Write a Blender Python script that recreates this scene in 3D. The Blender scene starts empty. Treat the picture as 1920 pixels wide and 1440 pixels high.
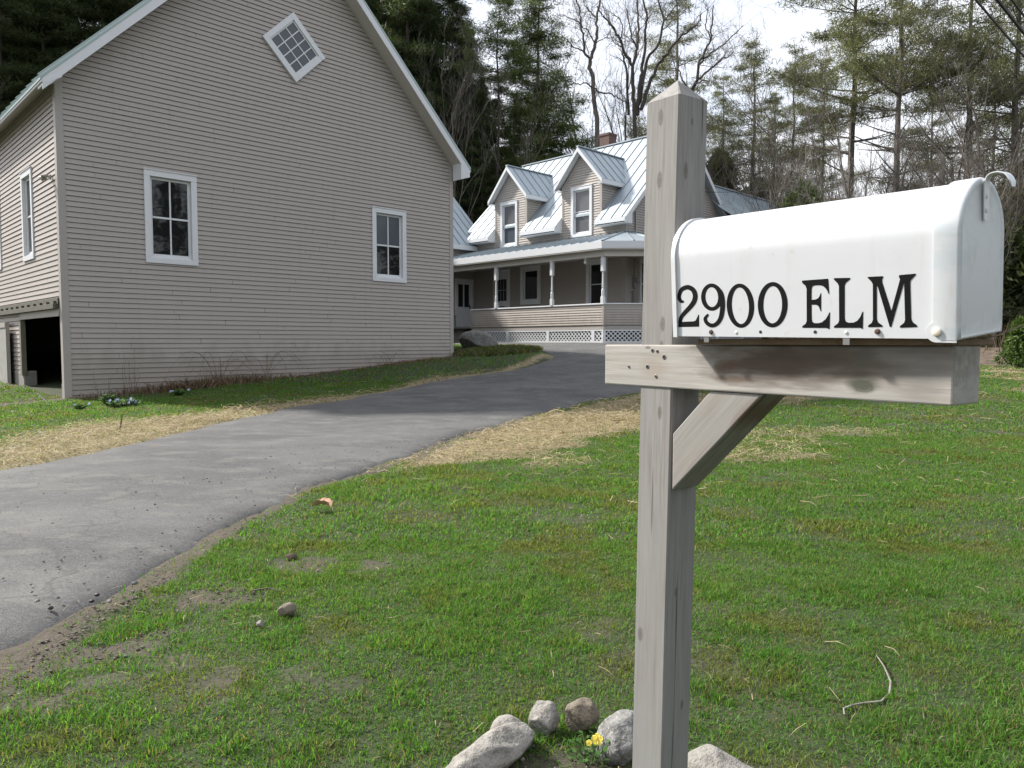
import bpy, bmesh, math, random
import numpy as np
from mathutils import Vector, Matrix
from mathutils.geometry import tessellate_polygon

random.seed(7); RNG = np.random.default_rng(7)
SC = bpy.context.scene; COL = SC.collection
V = lambda *a: np.array(a, float)
ZU = V(0, 0, 1)

# ------------------------------------------------------------------ camera
F_PX, HOR = 1385.0, 642.0
PITCH = math.atan((720 - HOR) / F_PX); EYE = V(0, 0, 1.15)
cam = bpy.data.cameras.new('camera'); cam_ob = bpy.data.objects.new('camera', cam); COL.objects.link(cam_ob)
cam.sensor_width = 36; cam.lens = F_PX / 1920 * 36; cam.clip_start = .05; cam.clip_end = 2000
cam_ob.location = EYE; cam_ob.rotation_euler = (math.pi / 2 - PITCH, 0, 0); SC.camera = cam_ob
FW = V(0, math.cos(PITCH), -math.sin(PITCH)); UPV = V(0, math.sin(PITCH), math.cos(PITCH)); RT = V(1, 0, 0)
def ray(u, v): return FW + (u - 960) / F_PX * RT - (v - 720) / F_PX * UPV
def on_plane(u, v, P0, n):
    r = ray(u, v); return EYE + ((P0 - EYE) @ n) / (r @ n) * r

# ------------------------------------------------------------------ noise
def _hash(ix, iy, s):
    h = (ix.astype(np.int64) * 374761393 + iy.astype(np.int64) * 668265263 + s * 974711) & 0x7fffffff
    h = ((h ^ (h >> 13)) * 1274126177) & 0x7fffffff
    return ((h ^ (h >> 16)) & 0xffff) / 65535.0
def vnoise(x, y, s=0):
    x = np.asarray(x, float); y = np.asarray(y, float)
    ix, iy = np.floor(x), np.floor(y); fx, fy = x - ix, y - iy
    fx = fx * fx * (3 - 2 * fx); fy = fy * fy * (3 - 2 * fy)
    a, b = _hash(ix, iy, s), _hash(ix + 1, iy, s); c, d = _hash(ix, iy + 1, s), _hash(ix + 1, iy + 1, s)
    return (a * (1 - fx) + b * fx) * (1 - fy) + (c * (1 - fx) + d * fx) * fy
def fbm(x, y, s=0, o=4):
    t, a, n = 0, .5, 0
    for i in range(o):
        t = t + a * vnoise(np.asarray(x) * 2 ** i, np.asarray(y) * 2 ** i, s + i * 17); n += a; a *= .5
    return t / n
def sstep(t): t = np.clip(t, 0, 1); return t * t * (3 - 2 * t)

# ------------------------------------------------------------------ terrain
def terr(x, y):
    x = np.asarray(x, float); y = np.asarray(y, float)
    s = sstep((y + .25 * x - 10) / 17) * 1.1
    s = s * (1 - .6 * sstep((x - 5) / 12))
    w = 1 - sstep((x - 6) / 24)
    k = np.maximum(0, y - 39)
    hill = np.minimum(np.minimum(k * k / 24, np.maximum(0, k - 6) * .5 + 1.5), 15 + 34 * sstep((-8 - x) / 14))
    s = s + hill * w + (1 - w) * np.minimum(np.maximum(0, y - 57) * .7 + np.maximum(0, y - 45) * .04, 17)
    s = s + .5 * sstep((x - 12) / 3) * sstep((y - 18.6) / 2.2) * (1 - sstep((y - 24) / 4))
    return s
L_EDGE = [(-9.5, -3), (-7.5, 0), (-5.4, 3.5), (-4.61, 6.6), (-4.49, 7.27), (-4.35, 8.44), (-4.22, 10.38), (-3.84, 12.6), (-3.24, 13.4), (-2.24, 15.48), (-1.33, 16.76), (-.25, 17.57), (.54, 18.82), (.88, 20.29), (.64, 22.33), (-.27, 24.73), (-2.5, 26.5), (-2.6, 28)]
R_EDGE = [(0.5, -3), (-1.75, 0), (-1.95, 1.5), (-1.84, 2.57), (-1.8, 2.8), (-1.77, 3.09), (-1.74, 3.59), (-1.73, 4.06), (-1.7, 4.6), (-1.6, 5.58), (-1.43, 6.13), (-1.2, 6.89), (-.91, 7.81), (-.53, 9.18), (.33, 11.31), (1.3, 12.78), (2.36, 13.88), (3.61, 14.27), (6.5, 15.2), (9, 17), (10, 20), (10, 28)]
_ly, _lx = [p[1] for p in L_EDGE], [p[0] for p in L_EDGE]; _ry, _rx = [p[1] for p in R_EDGE], [p[0] for p in R_EDGE]
def xl(y): return np.interp(y, _ly, _lx) + (fbm(np.asarray(y) * 2.2, np.asarray(y) * 0 + 3, 5) - .5) * .22
def xr(y): return np.interp(y, _ry, _rx) + (fbm(np.asarray(y) * 2.6, np.asarray(y) * 0 + 9, 6) - .5) * .22
def in_drive(x, y, pad=0.):
    return (x > xl(y) + pad) & (x < xr(y) - pad) & (y < 27.9)

# ------------------------------------------------------------------ objects
WORLD = {}; MATW = {}
def tag(o, label, cat, group=None, kind=None):
    o['label'] = label; o['category'] = cat
    if group: o['group'] = group
    if kind: o['kind'] = kind
    return o
def thing(name, label, cat, loc=(0, 0, 0), group=None):
    o = bpy.data.objects.new(name, None); COL.objects.link(o); o.location = loc
    o.empty_display_size = .2; WORLD[o.name] = V(*loc)
    return tag(o, label, cat, group)
class MB:
    def __init__(s): s.v = []; s.f = []
    def add(s, pts, faces):
        k = len(s.v); s.v.extend([tuple(p) for p in pts]); s.f.extend([tuple(i + k for i in f) for f in faces]); return s
    def quad(s, *p): return s.add(p, [tuple(range(len(p)))])
    def hexa(s, p):     # 8 corners: bottom 4 then top 4
        return s.add(p, [(3, 2, 1, 0), (4, 5, 6, 7), (0, 1, 5, 4), (1, 2, 6, 5), (2, 3, 7, 6), (3, 0, 4, 7)])
    def box(s, a, b):
        x0, y0, z0 = a; x1, y1, z1 = b
        return s.hexa([(x0, y0, z0), (x1, y0, z0), (x1, y1, z0), (x0, y1, z0), (x0, y0, z1), (x1, y0, z1), (x1, y1, z1), (x0, y1, z1)])
    def obox(s, O, D, N, s0, s1, n0, n1, z0, z1):
        P = lambda a, n, z: O + D * a + N * n + ZU * z
        return s.hexa([P(s0, n0, z0), P(s1, n0, z0), P(s1, n1, z0), P(s0, n1, z0), P(s0, n0, z1), P(s1, n0, z1), P(s1, n1, z1), P(s0, n1, z1)])
    def prism(s, poly, vec):
        n = len(poly); a = [np.array(p, float) for p in poly]; b = [p + vec for p in a]
        return s.add(a + b, [tuple(range(n - 1, -1, -1)), tuple(range(n, 2 * n))] + [(i, (i + 1) % n, n + (i + 1) % n, n + i) for i in range(n)])
    def bar(s, p0, p1, w, h, up=ZU):
        p0 = np.array(p0, float); p1 = np.array(p1, float); t = p1 - p0; t /= np.linalg.norm(t)
        sd = np.cross(t, up); sd /= np.linalg.norm(sd); u = np.cross(sd, t)
        c = [(-w / 2, 0), (w / 2, 0), (w / 2, h), (-w / 2, h)]
        return s.hexa([p0 + sd * c[0][0], p1 + sd * c[0][0], p1 + sd * c[1][0], p0 + sd * c[1][0], p0 + sd * c[3][0] + u * h, p1 + sd * c[3][0] + u * h, p1 + sd * c[2][0] + u * h, p0 + sd * c[2][0] + u * h])
    def tube(s, pts, rad, k=6, cap=True):
        pts = [np.array(p, float) for p in pts]; n = len(pts)
        if not hasattr(rad, '__len__'): rad = [rad] * n
        ref = None; ring = []
        for i in range(n):
            t = pts[min(i + 1, n - 1)] - pts[max(i - 1, 0)]; t = t / (np.linalg.norm(t) + 1e-9)
            if ref is None:
                ref = np.cross(t, (0.31, .52, .79)); ref /= np.linalg.norm(ref)
            ref = ref - t * (ref @ t); ref /= np.linalg.norm(ref) + 1e-9; b = np.cross(t, ref)
            for j in range(k):
                a = 2 * math.pi * j / k; ring.append(pts[i] + (ref * math.cos(a) + b * math.sin(a)) * rad[i])
        fs = [(i * k + j, i * k + (j + 1) % k, (i + 1) * k + (j + 1) % k, (i + 1) * k + j) for i in range(n - 1) for j in range(k)]
        if cap: fs += [tuple(range(k - 1, -1, -1)), tuple((n - 1) * k + j for j in range(k))]
        return s.add(ring, fs)
    def lathe(s, base, prof, k=16, ax=ZU):   # prof: (r, h)
        ax = np.array(ax, float); ref = np.cross(ax, (.3, .8, .1) if abs(ax[2]) > .5 else (0, 0, 1)); ref /= np.linalg.norm(ref); b = np.cross(ax, ref)
        n = len(prof); ring = [np.array(base) + ax * h + (ref * math.cos(2 * math.pi * j / k) + b * math.sin(2 * math.pi * j / k)) * r for r, h in prof for j in range(k)]
        fs = [(i * k + j, i * k + (j + 1) % k, (i + 1) * k + (j + 1) % k, (i + 1) * k + j) for i in range(n - 1) for j in range(k)]
        fs += [tuple(range(k - 1, -1, -1)), tuple((n - 1) * k + j for j in range(k))]
        return s.add(ring, fs)
    def build(s, name, mat, parent=None, smooth=False, bevel=0, loc=None, matrix=None):
        me = bpy.data.meshes.new(name); o = V(0, 0, 0)
        if parent is not None: o = WORLD[parent.name]
        elif loc is not None: o = V(*loc)
        vs = np.array(s.v) - (o if matrix is None else 0)
        me.from_pydata(vs.tolist(), [], s.f); me.update()
        bm = bmesh.new(); bm.from_mesh(me); bmesh.ops.recalc_face_normals(bm, faces=bm.faces); bm.to_mesh(me); bm.free()
        return put(name, me, mat, parent, smooth, bevel, o, loc, matrix)
def put(name, me, mat, parent=None, smooth=False, bevel=0, o=V(0, 0, 0), loc=None, matrix=None):
    ob = bpy.data.objects.new(name, me); COL.objects.link(ob)
    if mat: me.materials.append(mat)
    if smooth: me.polygons.foreach_set('use_smooth', [True] * len(me.polygons)); me.set_sharp_from_angle(angle=.9)
    if parent is not None:
        ob.parent = parent; WORLD[ob.name] = WORLD[parent.name]
        pm = MATW.get(parent.name)
        if pm is None: pm = Matrix.Translation(Vector(WORLD[parent.name]))
        if matrix is not None: ob.matrix_local = pm.inverted() @ matrix; MATW[ob.name] = matrix
    else:
        WORLD[ob.name] = V(*o)
        if matrix is not None: ob.matrix_world = matrix
        elif loc is not None: ob.location = loc
    if bevel:
        m = ob.modifiers.new('bevel', 'BEVEL'); m.width = bevel; m.segments = 2; m.limit_method = 'ANGLE'; m.angle_limit = .6
    return ob
def np_mesh(name, verts, tris, tint=None):
    verts = np.asarray(verts, np.float32); tris = np.asarray(tris, np.int32); k = tris.shape[1]
    me = bpy.data.meshes.new(name); me.vertices.add(len(verts)); me.vertices.foreach_set('co', verts.ravel())
    me.loops.add(tris.size); me.loops.foreach_set('vertex_index', tris.ravel())
    me.polygons.add(len(tris)); me.polygons.foreach_set('loop_start', np.arange(len(tris), dtype=np.int32) * k)
    me.polygons.foreach_set('loop_total', np.full(len(tris), k, np.int32))
    if tint is not None:
        a = me.color_attributes.new('tint', 'FLOAT_COLOR', 'POINT'); c = np.ones((len(verts), 4), np.float32); c[:, :3] = tint
        a.data.foreach_set('color', c.ravel())
    me.update(); me.validate(); return me
def copy_thing(root, loc, rz=0, sc=(1, 1, 1), label=None, group=None, rx=0):
    r = root.copy(); COL.objects.link(r); r.location = loc; r.rotation_euler = (rx, 0, rz); r.scale = sc
    if label: r['label'] = label
    if group: r['group'] = group
    for ch in list(root.children):
        c = ch.copy(); COL.objects.link(c); c.parent = r
        for g2 in list(ch.children):
            d2 = g2.copy(); COL.objects.link(d2); d2.parent = c
    return r

# ------------------------------------------------------------------ materials
class NT:
    def __init__(s, name):
        s.m = bpy.data.materials.new(name); s.m.use_nodes = True; s.t = s.m.node_tree; s.t.nodes.clear()
        s.out = s.t.nodes.new('ShaderNodeOutputMaterial')
    def n(s, typ, ins=None, **pr):
        nd = s.t.nodes.new('ShaderNode' + typ)
        for k, v in pr.items(): setattr(nd, k, v)
        for k, v in (ins or {}).items():
            sk = nd.inputs[k]
            if isinstance(v, bpy.types.NodeSocket): s.t.links.new(v, sk)
            else: sk.default_value = v
        return nd
    def obj(s, scale=(1, 1, 1), kind='Object'):
        c = s.n('TexCoord'); return s.n('Mapping', {'Vector': c.outputs[kind], 'Scale': scale}).outputs[0]
    def noise(s, vec, scale, detail=4, rough=.55, dist=0): return s.n('TexNoise', {'Vector': vec, 'Scale': scale, 'Detail': detail, 'Roughness': rough, 'Distortion': dist}).outputs[0]
    def ramp(s, fac, stops):
        r = s.n('ValToRGB', {'Fac': fac}); e = r.color_ramp.elements
        while len(e) < len(stops): e.new(.5)
        for i, (p, c) in enumerate(stops):
            e[i].position = p; c = c if hasattr(c, '__len__') else (c, c, c); e[i].color = (*c, 1)
        return r.outputs[0]
    def mix(s, fac, a, b, mode='MIX'):
        n = s.n('Mix', data_type='RGBA', blend_type=mode); 
        for sk, v in ((n.inputs[0], fac), (n.inputs[6], a), (n.inputs[7], b)):
            if isinstance(v, bpy.types.NodeSocket): s.t.links.new(v, sk)
            elif hasattr(v, '__len__'): sk.default_value = (*v[:3], 1)
            else: sk.default_value = v
        return n.outputs[2]
    def math(s, op, a, b=0.): 
        n = s.n('Math', operation=op)
        for i, v in enumerate((a, b)):
            if isinstance(v, bpy.types.NodeSocket): s.t.links.new(v, n.inputs[i])
            else: n.inputs[i].default_value = v
        return n.outputs[0]
    def bsdf(s, color, rough=.6, bump=None, bstr=.3, bdist=.01, **kw):
        ins = {'Base Color': color if isinstance(color, bpy.types.NodeSocket) else (*color, 1), 'Roughness': rough}
        ins.update({k.replace('_', ' '): v for k, v in kw.items()})
        if bump is not None: ins['Normal'] = s.n('Bump', {'Height': bump, 'Strength': bstr, 'Distance': bdist}).outputs[0]
        b = s.n('BsdfPrincipled', ins); s.t.links.new(b.outputs[0], s.out.inputs[0]); return b
def simple(name, c, rough=.6, var=.12, scale=6, bump=0, **kw):
    t = NT(name); v = t.obj(); f = t.noise(v, scale, 5)
    col = t.mix(f, tuple(x * (1 - var) for x in c), tuple(min(1, x * (1 + var)) for x in c))
    t.bsdf(col, rough, f if bump else None, bump, **kw); return t.m
def siding_mat(name, c):
    t = NT(name); v = t.obj(); f = t.noise(v, .7, 5, .6); g2 = t.noise(t.obj((.6, .6, 9)), 1.3, 3); st = t.noise(t.obj((5, 5, .25)), 2.2, 4)
    col = t.mix(f, tuple(x * .93 for x in c), tuple(x * 1.05 for x in c)); col = t.mix(t.math('MULTIPLY', g2, .25), col, tuple(x * .82 for x in c))
    col = t.mix(t.ramp(st, [(.55, 0), (.8, .22)]), col, (c[0] * .6, c[1] * .58, c[2] * .52))
    zz = t.n('SeparateXYZ', {0: v}).outputs[2]; sp = t.math('ADD', zz, t.math('MULTIPLY', t.noise(t.obj((2.5, 2.5, 1)), 1.6, 4), -1.3))
    col = t.mix(t.ramp(sp, [(-.0, .42), (.5, 0)]), col, (.20, .165, .125))
    t.bsdf(col, t.ramp(f, [(.3, .42), (.7, .6)]), t.noise(t.obj((3, 3, 60)), 3, 3), .08, .004); return t.m
M = {}
M['siding'] = siding_mat('tan_vinyl_siding', (.365, .328, .297))
M['tan_trim'] = simple('tan_trim', (.34, .312, .288), .5, .06, 2)
M['white'] = simple('white_paint', (.63, .64, .655), .45, .05, 3)
M['soffit'] = simple('soffit_vinyl', (.52, .49, .45), .55, .06, 2)
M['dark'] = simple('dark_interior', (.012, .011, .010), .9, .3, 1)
M['concrete'] = simple('old_concrete', (.22, .21, .19), .9, .35, 3, .5)
M['iron'] = simple('black_iron', (.02, .02, .02), .45, .2)
M['steel'] = simple('dull_steel', (.35, .34, .33), .4, .2, 60, Metallic=.8)
M['white_plastic'] = simple('white_plastic', (.7, .7, .68), .4, .05)
M['black_vinyl'] = simple('black_vinyl', (.004, .0035, .004), .6, .3, 80, Specular_IOR_Level=.15)
M['cable'] = simple('black_cable', (.01, .01, .012), .6, .2)
def glass_mat(name, c, r=.03):
    t = NT(name); w = t.noise(t.obj(), 2.2, 2)
    t.bsdf(c, r, w, .09, .03, IOR=1.5, Specular_IOR_Level=.5); return t.m
M['glass'] = glass_mat('dark_window_glass', (.012, .013, .014))
M['glass_curtain'] = glass_mat('curtained_window_glass', (.12, .12, .125))
M['glass_sky_tint'] = glass_mat('sky_tinted_window_glass', (.06, .072, .085), .12)  # blue-grey sky reflection put into the pane colour
def metal_roof():
    t = NT('pale_standing_seam_metal'); v = t.obj(); f = t.noise(v, .9, 4); s2 = t.noise(t.obj((1, 1, 1)), 14, 3)
    col = t.mix(f, (.35, .405, .445), (.395, .445, .48)); col = t.mix(t.math('MULTIPLY', s2, .15), col, (.42, .47, .50))
    t.bsdf(col, .46, s2, .03, .004, Metallic=.55); return t.m
M['roof'] = metal_roof()
M['roof_green'] = simple('weathered_roof_metal', (.30, .36, .35), .45, .12, 2, Metallic=.3)
M['seam'] = simple('roof_seam_metal', (.32, .36, .39), .42, .1, 5, Metallic=.7)
def brick():
    t = NT('red_brick'); c = t.n('TexCoord').outputs['Object']
    b = t.n('TexBrick', {'Vector': t.n('Mapping', {'Vector': c, 'Rotation': (math.pi / 2, 0, .3)}).outputs[0], 'Scale': 4.5, 'Color1': (.10, .05, .04, 1), 'Color2': (.075, .038, .033, 1), 'Mortar': (.25, .22, .2, 1), 'Mortar Size': .02}).outputs[0]
    t.bsdf(t.mix(t.math('MULTIPLY', t.noise(c, 8), .5), b, (.12, .05, .04)), .9); return t.m
M['brick'] = brick()
def wood(name, base, knots=(), stains=(), seed=0., gray=(.36, .345, .32)):
    t = NT(name); c = t.n('TexCoord').outputs['Object']
    off = t.n('Mapping', {'Vector': c, 'Location': (seed, seed * 1.7, seed * .6)}).outputs[0]
    def st(sc): return t.n('Mapping', {'Vector': off, 'Scale': sc}).outputs[0]
    g1 = t.noise(st((1.5, 26, 26)), 1.8, 6, .65, .8); g2 = t.noise(st((5, 160, 160)), 1.5, 3, .6); big = t.noise(st((3, 9, 9)), 1.4, 3)
    col = t.ramp(g1, [(.3, (base[0] * .80, base[1] * .74, base[2] * .68)), (.5, base), (.72, tuple(x * 1.12 for x in base))])
    col = t.mix(t.ramp(g2, [(.32, .5), (.58, 0)]), col, tuple(x * .5 for x in base))
    col = t.mix(t.ramp(big, [(.38, 0), (.68, .8)]), col, gray)
    ck = t.noise(st((.9, 60, 60)), 1.2, 2, .5, .2); col = t.mix(t.ramp(ck, [(.292, .9), (.308, 0)]), col, (.07, .06, .05))
    h = t.math('ADD', t.math('MULTIPLY', g1, .5), t.math('MULTIPLY', g2, .5))
    for (kx, ky, kz, rx, rr) in knots:
        d = t.n('VectorMath', {0: t.n('VectorMath', {0: c, 1: (kx, ky, kz)}, operation='SUBTRACT').outputs[0], 1: (1 / rx, 1 / rr, 1 / rr)}, operation='MULTIPLY').outputs[0]
        dd = t.n('VectorMath', {0: d}, operation='LENGTH').outputs['Value']
        dd = t.math('ADD', dd, t.math('MULTIPLY', t.math('SUBTRACT', t.noise(c, 90, 3), .5), .45))
        col = t.mix(t.ramp(dd, [(0, .75), (.35, .7), (.5, .45), (.62, .85), (.74, .35), (1, 0)]), col, (.095, .08, .066))
    for (kx, ky, kz, rx, rr, sc, am) in stains:
        d = t.n('VectorMath', {0: t.n('VectorMath', {0: c, 1: (kx, ky, kz)}, operation='SUBTRACT').outputs[0], 1: (1 / rx, 1 / .3, 1 / rr)}, operation='MULTIPLY').outputs[0]
        dd = t.n('VectorMath', {0: d}, operation='LENGTH').outputs['Value']
        dd = t.math('ADD', dd, t.math('MULTIPLY', t.math('SUBTRACT', t.noise(st((8, 40, 40)), 1.5, 4), .5), .9))
        col = t.mix(t.ramp(dd, [(.35, am), (1.1, 0)]), col, sc)
    t.bsdf(col, .82, h, .22, .002); return t.m
def stone_mat(name, a, b, sp):
    t = NT(name); v = t.obj(); f = t.noise(v, 9, 6, .65); g2 = t.noise(v, 120, 2)
    col = t.mix(t.ramp(f, [(.35, 0), (.65, 1)]), a, b); col = t.mix(t.ramp(g2, [(.55, 0), (.7, .7)]), col, sp)
    w2 = t.noise(v, 28, 5, .7); col = t.mix(t.ramp(w2, [(.36, .65), (.5, 0)]), col, tuple(x * .45 for x in a)); t.bsdf(col, .9, t.math('ADD', t.math('ADD', f, w2), t.math('MULTIPLY', g2, .3)), .9, .012); return t.m
M['stone_pale'] = stone_mat('pale_stone', (.21, .198, .178), (.33, .31, .28), (.12, .11, .095))
M['stone_brown'] = stone_mat('brown_stone', (.13, .11, .085), (.25, .21, .16), (.08, .07, .055))
M['stone_gray'] = stone_mat('gray_granite', (.12, .12, .115), (.26, .255, .245), (.42, .41, .40))
M['boulder'] = stone_mat('dark_boulder', (.10, .097, .09), (.20, .195, .18), (.06, .06, .05))
def tint_mat(name, rough=.6, trans=.35, gain=1.):
    t = NT(name); a = t.n('Attribute', attribute_name='tint').outputs['Color']
    b = t.n('BsdfPrincipled', {'Base Color': a, 'Roughness': rough, 'Specular IOR Level': .25})
    tr = t.n('BsdfTranslucent', {'Color': t.mix(1., a, (1.6, 1.7, .9), 'MULTIPLY')})
    mx = t.n('MixShader', {0: trans, 1: b.outputs[0], 2: tr.outputs[0]}); t.t.links.new(mx.outputs[0], t.out.inputs[0]); return t.m
M['blade'] = tint_mat('grass_blade', .55, .45); M['needle'] = tint_mat('conifer_needles', .6, .3); M['straw'] = tint_mat('dry_straw', .7, .15); M['leaf'] = tint_mat('leaf_green', .5, .3)
def bark(name, a, b):
    t = NT(name); f = t.noise(t.obj((7, 7, 1.2)), 1.8, 5, .65)
    t.bsdf(t.ramp(f, [(.3, a), (.7, b)]), .9, f, .6, .03); return t.m
M['bark'] = bark('gray_brown_bark', (.05, .042, .036), (.16, .14, .12)); M['bark_dark'] = bark('dark_conifer_bark', (.022, .018, .015), (.075, .062, .05))
M['twig'] = bark('gray_twigs', (.06, .052, .043), (.125, .108, .09)); M['twig_dark'] = bark('dark_twigs', (.035, .031, .026), (.075, .066, .056)); M['bark_pale'] = bark('pale_bark', (.16, .145, .125), (.32, .30, .27)); M['dry_stem'] = bark('dry_stems', (.10, .07, .05), (.22, .17, .12))
# ------------------------------------------------------------------ frames of the two buildings
AL = math.radians(44.4)
EV = V(math.cos(AL), math.sin(AL), 0); GV = V(math.sin(AL), -math.cos(AL), 0)
BA = V(-8.659, 14.3, 0)                         # barn corner nearest the camera
HC = V(4.411, 29.0, 0)                          # house corner under the porch hip
def B(s, t, z): return BA + EV * s + GV * t + ZU * z
def H(a, b, z): return HC + GV * a + EV * b + ZU * z
BW, BL = 9.75, 13.0
def in_building(x, y):
    px, py = x - BA[0], y - BA[1]; s = px * EV[0] + py * EV[1]; t = px * GV[0] + py * GV[1]
    qx, qy = x - HC[0], y - HC[1]; a = qx * GV[0] + qy * GV[1]; b = qx * EV[0] + qy * EV[1]
    return ((s > -.02) & (s < BW + .02) & (t < .03) & (t > -BL)) | ((a > -9.2) & (a < 2.2) & (b > -2.2) & (b < 9)) | ((a < -8.9) & (a > -13) & (b < 1) & (b > -12))

# ------------------------------------------------------------------ what covers the ground
_sw = ([5, 6.6, 8.2, 9.2, 10, 10.7, 12.3, 13.6, 14.6, 15.6, 16.3, 17.0, 17.6, 18.5, 20], [2.6, 2.0, 1.37, 1.75, 1.65, 1.25, .95, .85, .25, .2, .55, .55, .25, .3, .15])
_rw = ([6.2, 6.66, 7.0, 7.5, 8.67, 9.45, 10, 11, 12.5, 14.1], [0, .45, .95, 1.45, 1.65, 2.05, 2.55, 2.3, 1.3, .6])
PATCH = [(4.6, 13.2, 2.2, .8, .9), (7.2, 13.0, 1.6, .35, .8), (2.45, 7.3, .7, .4, .6), (2.9, 8.3, 1.0, .4, .35), (3.6, 9.3, 1.5, .5, .35), (11.6, 17.2, 2.6, .32, .9), (10.8, 15.6, 2, .28, .8), (11.2, 13.7, 2.8, .22, .8), (12.6, 14.4, 2.4, .2, .8), (.35, 7.0, .5, .35, .5), (0.9, 20.1, .5, .5, .6)]
def straw(x, y):
    n = fbm(x * 1.7, y * 1.7, 31, 4); dl = xl(y) - x; dr = x - xr(y)
    wl = np.interp(y, *_sw) * (.75 + .5 * n); wr = np.interp(y, *_rw, left=0, right=.3) * (.7 + .6 * n)
    a = np.where((dl > -.1) & (y > 4.5) & (y < 20.5), sstep((wl - dl) / .35 + .3), 0)
    b = np.where((dr > .02) & (y > 6.1) & (y < 15), sstep((wr - dr) / .5 + .3) * sstep((dr - .1) / .2), 0)
    s = np.maximum(a, b)
    for cx, cy, rx, ry, am in PATCH:
        d = np.hypot((x - cx) / rx, (y - cy) / ry) + (n - .5) * 1.4
        s = np.maximum(s, am * sstep((1.05 - d) / .6))
    return s
def soil(x, y):
    n = fbm(x * 3.1, y * 3.1, 77, 4); dr = x - xr(y)
    w = np.interp(y, [0, 2.2, 3.0, 4, 5, 6, 7, 8.5, 10, 12], [.34, .26, .20, .15, .08, .1, .18, .38, .34, .05])
    s = np.where((dr > -.15) & (y < 12), sstep((w * (.2 + 1.8 * n) - dr) / .10 + .1), 0)
    s = np.maximum(s, .9 * sstep((1.0 - np.hypot((x - .22) / .42, (y - 1.72) / .36) - (n - .5) * .5) / .2))
    n2 = fbm(x * 1.9 + 5, y * 1.9, 41, 5); s = np.maximum(s, sstep((n2 - .66) / .06) * .35)
    for cx, cy, rx, ry, am in [(-1.4, 3.3, .36, .2, 1.1), (-1.05, 3.75, .34, .15, 1.05), (-1.5, 2.75, .3, .2, 1.1), (-1.3, 2.35, .35, .14, 1), (-.6, 2.35, .4, .12, .7), (.35, 2.9, .35, .1, .6), (.8, 3.1, .3, .12, .5), (1.1, 4.6, .5, .2, .45), (-.95, 2.45, .35, .1, .8)]:
        s = np.maximum(s, .85 * am * sstep((1.05 - np.hypot((x - cx) / rx, (y - cy) / ry) - (n - .5) * 1.9) / .35) * sstep((fbm(x * 7, y * 7, 88) - .36) / .2))
    px, py = x - BA[0], y - BA[1]; s0 = px * EV[0] + py * EV[1]; t0 = px * GV[0] + py * GV[1]
    s = np.maximum(s, np.where((s0 > -6) & (s0 < 10.2), sstep((.42 + .5 * (n - .5) - t0) / .25), 0) * (t0 > -.2))
    s = np.maximum(s, np.where((s0 < .1) & (s0 > -3.2) & (t0 < .3), .45 * sstep((2.2 + s0) / .8 + n - .3), 0))
    return s
def forest(x, y):
    n = fbm(x * .4, y * .4, 12, 3); f = sstep((y + (n - .5) * 2 - 18.9 - np.maximum(0, 10 - x) * .9) / 1.2) * (x > 6.5)
    return np.maximum(f, np.maximum(sstep((y - 38) / 3), sstep((-14 - x) / 4) * sstep((y - 20) / 5)))

# ------------------------------------------------------------------ ground sheet
def ground_sheet():
    def axis(lo, a, b, hi, st, gr):
        mid = np.arange(a, b, st); up = [b]; d = st
        while up[-1] < hi: d *= gr; up.append(up[-1] + d)
        dn = [a]; d = st
        while dn[-1] > lo: d *= gr; dn.append(dn[-1] - d)
        return np.array(dn[:0:-1] + list(mid) + up)
    xs = axis(-160, -9, 14, 190, .12, 1.16); ys = axis(-90, 1.2, 21, 260, .12, 1.16)
    X, Y = np.meshgrid(xs, ys); Z = terr(X, Y)
    lawn = ~in_drive(X, Y, .10)
    Z = Z + np.where(lawn, (fbm(X * 1.3, Y * 1.3, 3) - .5) * .05 + (fbm(X * 5, Y * 5, 4) - .5) * .02, -.035) * (Y < 24) * (Y > -5)
    Z = Z + .10 * sstep((1.3 - np.hypot((X + .1) / 1.4, (Y - 20.6) / 2.6)) / .8)
    nx, ny = len(xs), len(ys); idx = np.arange(nx * ny).reshape(ny, nx)
    q = np.stack([idx[:-1, :-1], idx[:-1, 1:], idx[1:, 1:], idx[1:, :-1]], -1).reshape(-1, 4)
    tint = np.stack([straw(X, Y), soil(X, Y), forest(X, Y)], -1).reshape(-1, 3)
    me = np_mesh('ground', np.stack([X, Y, Z], -1).reshape(-1, 3), q, tint)
    t = NT('lawn_and_soil'); v = t.obj(); a = t.n('SeparateColor', {'Color': t.n('Attribute', attribute_name='tint').outputs['Color']})
    n1 = t.noise(v, 1.4, 6, .6); n2 = t.noise(v, 26, 5, .7); n3 = t.noise(v, 7, 4)
    c = t.mix(t.ramp(n1, [(.35, 0), (.62, 1)]), (.020, .034, .009), (.036, .046, .016)); c = t.mix(t.ramp(n2, [(.56, 0), (.8, .5)]), c, (.085, .075, .03))
    sl = t.mix(n2, (.040, .031, .023), (.105, .083, .062)); c = t.mix(t.math('MULTIPLY', a.outputs[1], t.ramp(n3, [(.25, .55), (.55, 1)])), c, sl)
    st = t.mix(n2, (.18, .145, .085), (.31, .255, .155)); c = t.mix(a.outputs[0], c, st)
    ff = t.mix(t.ramp(n3, [(.35, 0), (.65, 1)]), (.045, .032, .022), (.13, .095, .065)); c = t.mix(a.outputs[2], c, ff)
    t.bsdf(c, .95, t.math('ADD', n2, t.math('MULTIPLY', n3, .8)), .7, .03)
    o = put('ground', me, t.m, smooth=True); o['kind'] = 'structure'; o['label'] = 'sloping spring lawn with bare soil and leaf litter under the trees'; o['category'] = 'ground'
ground_sheet()
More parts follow.
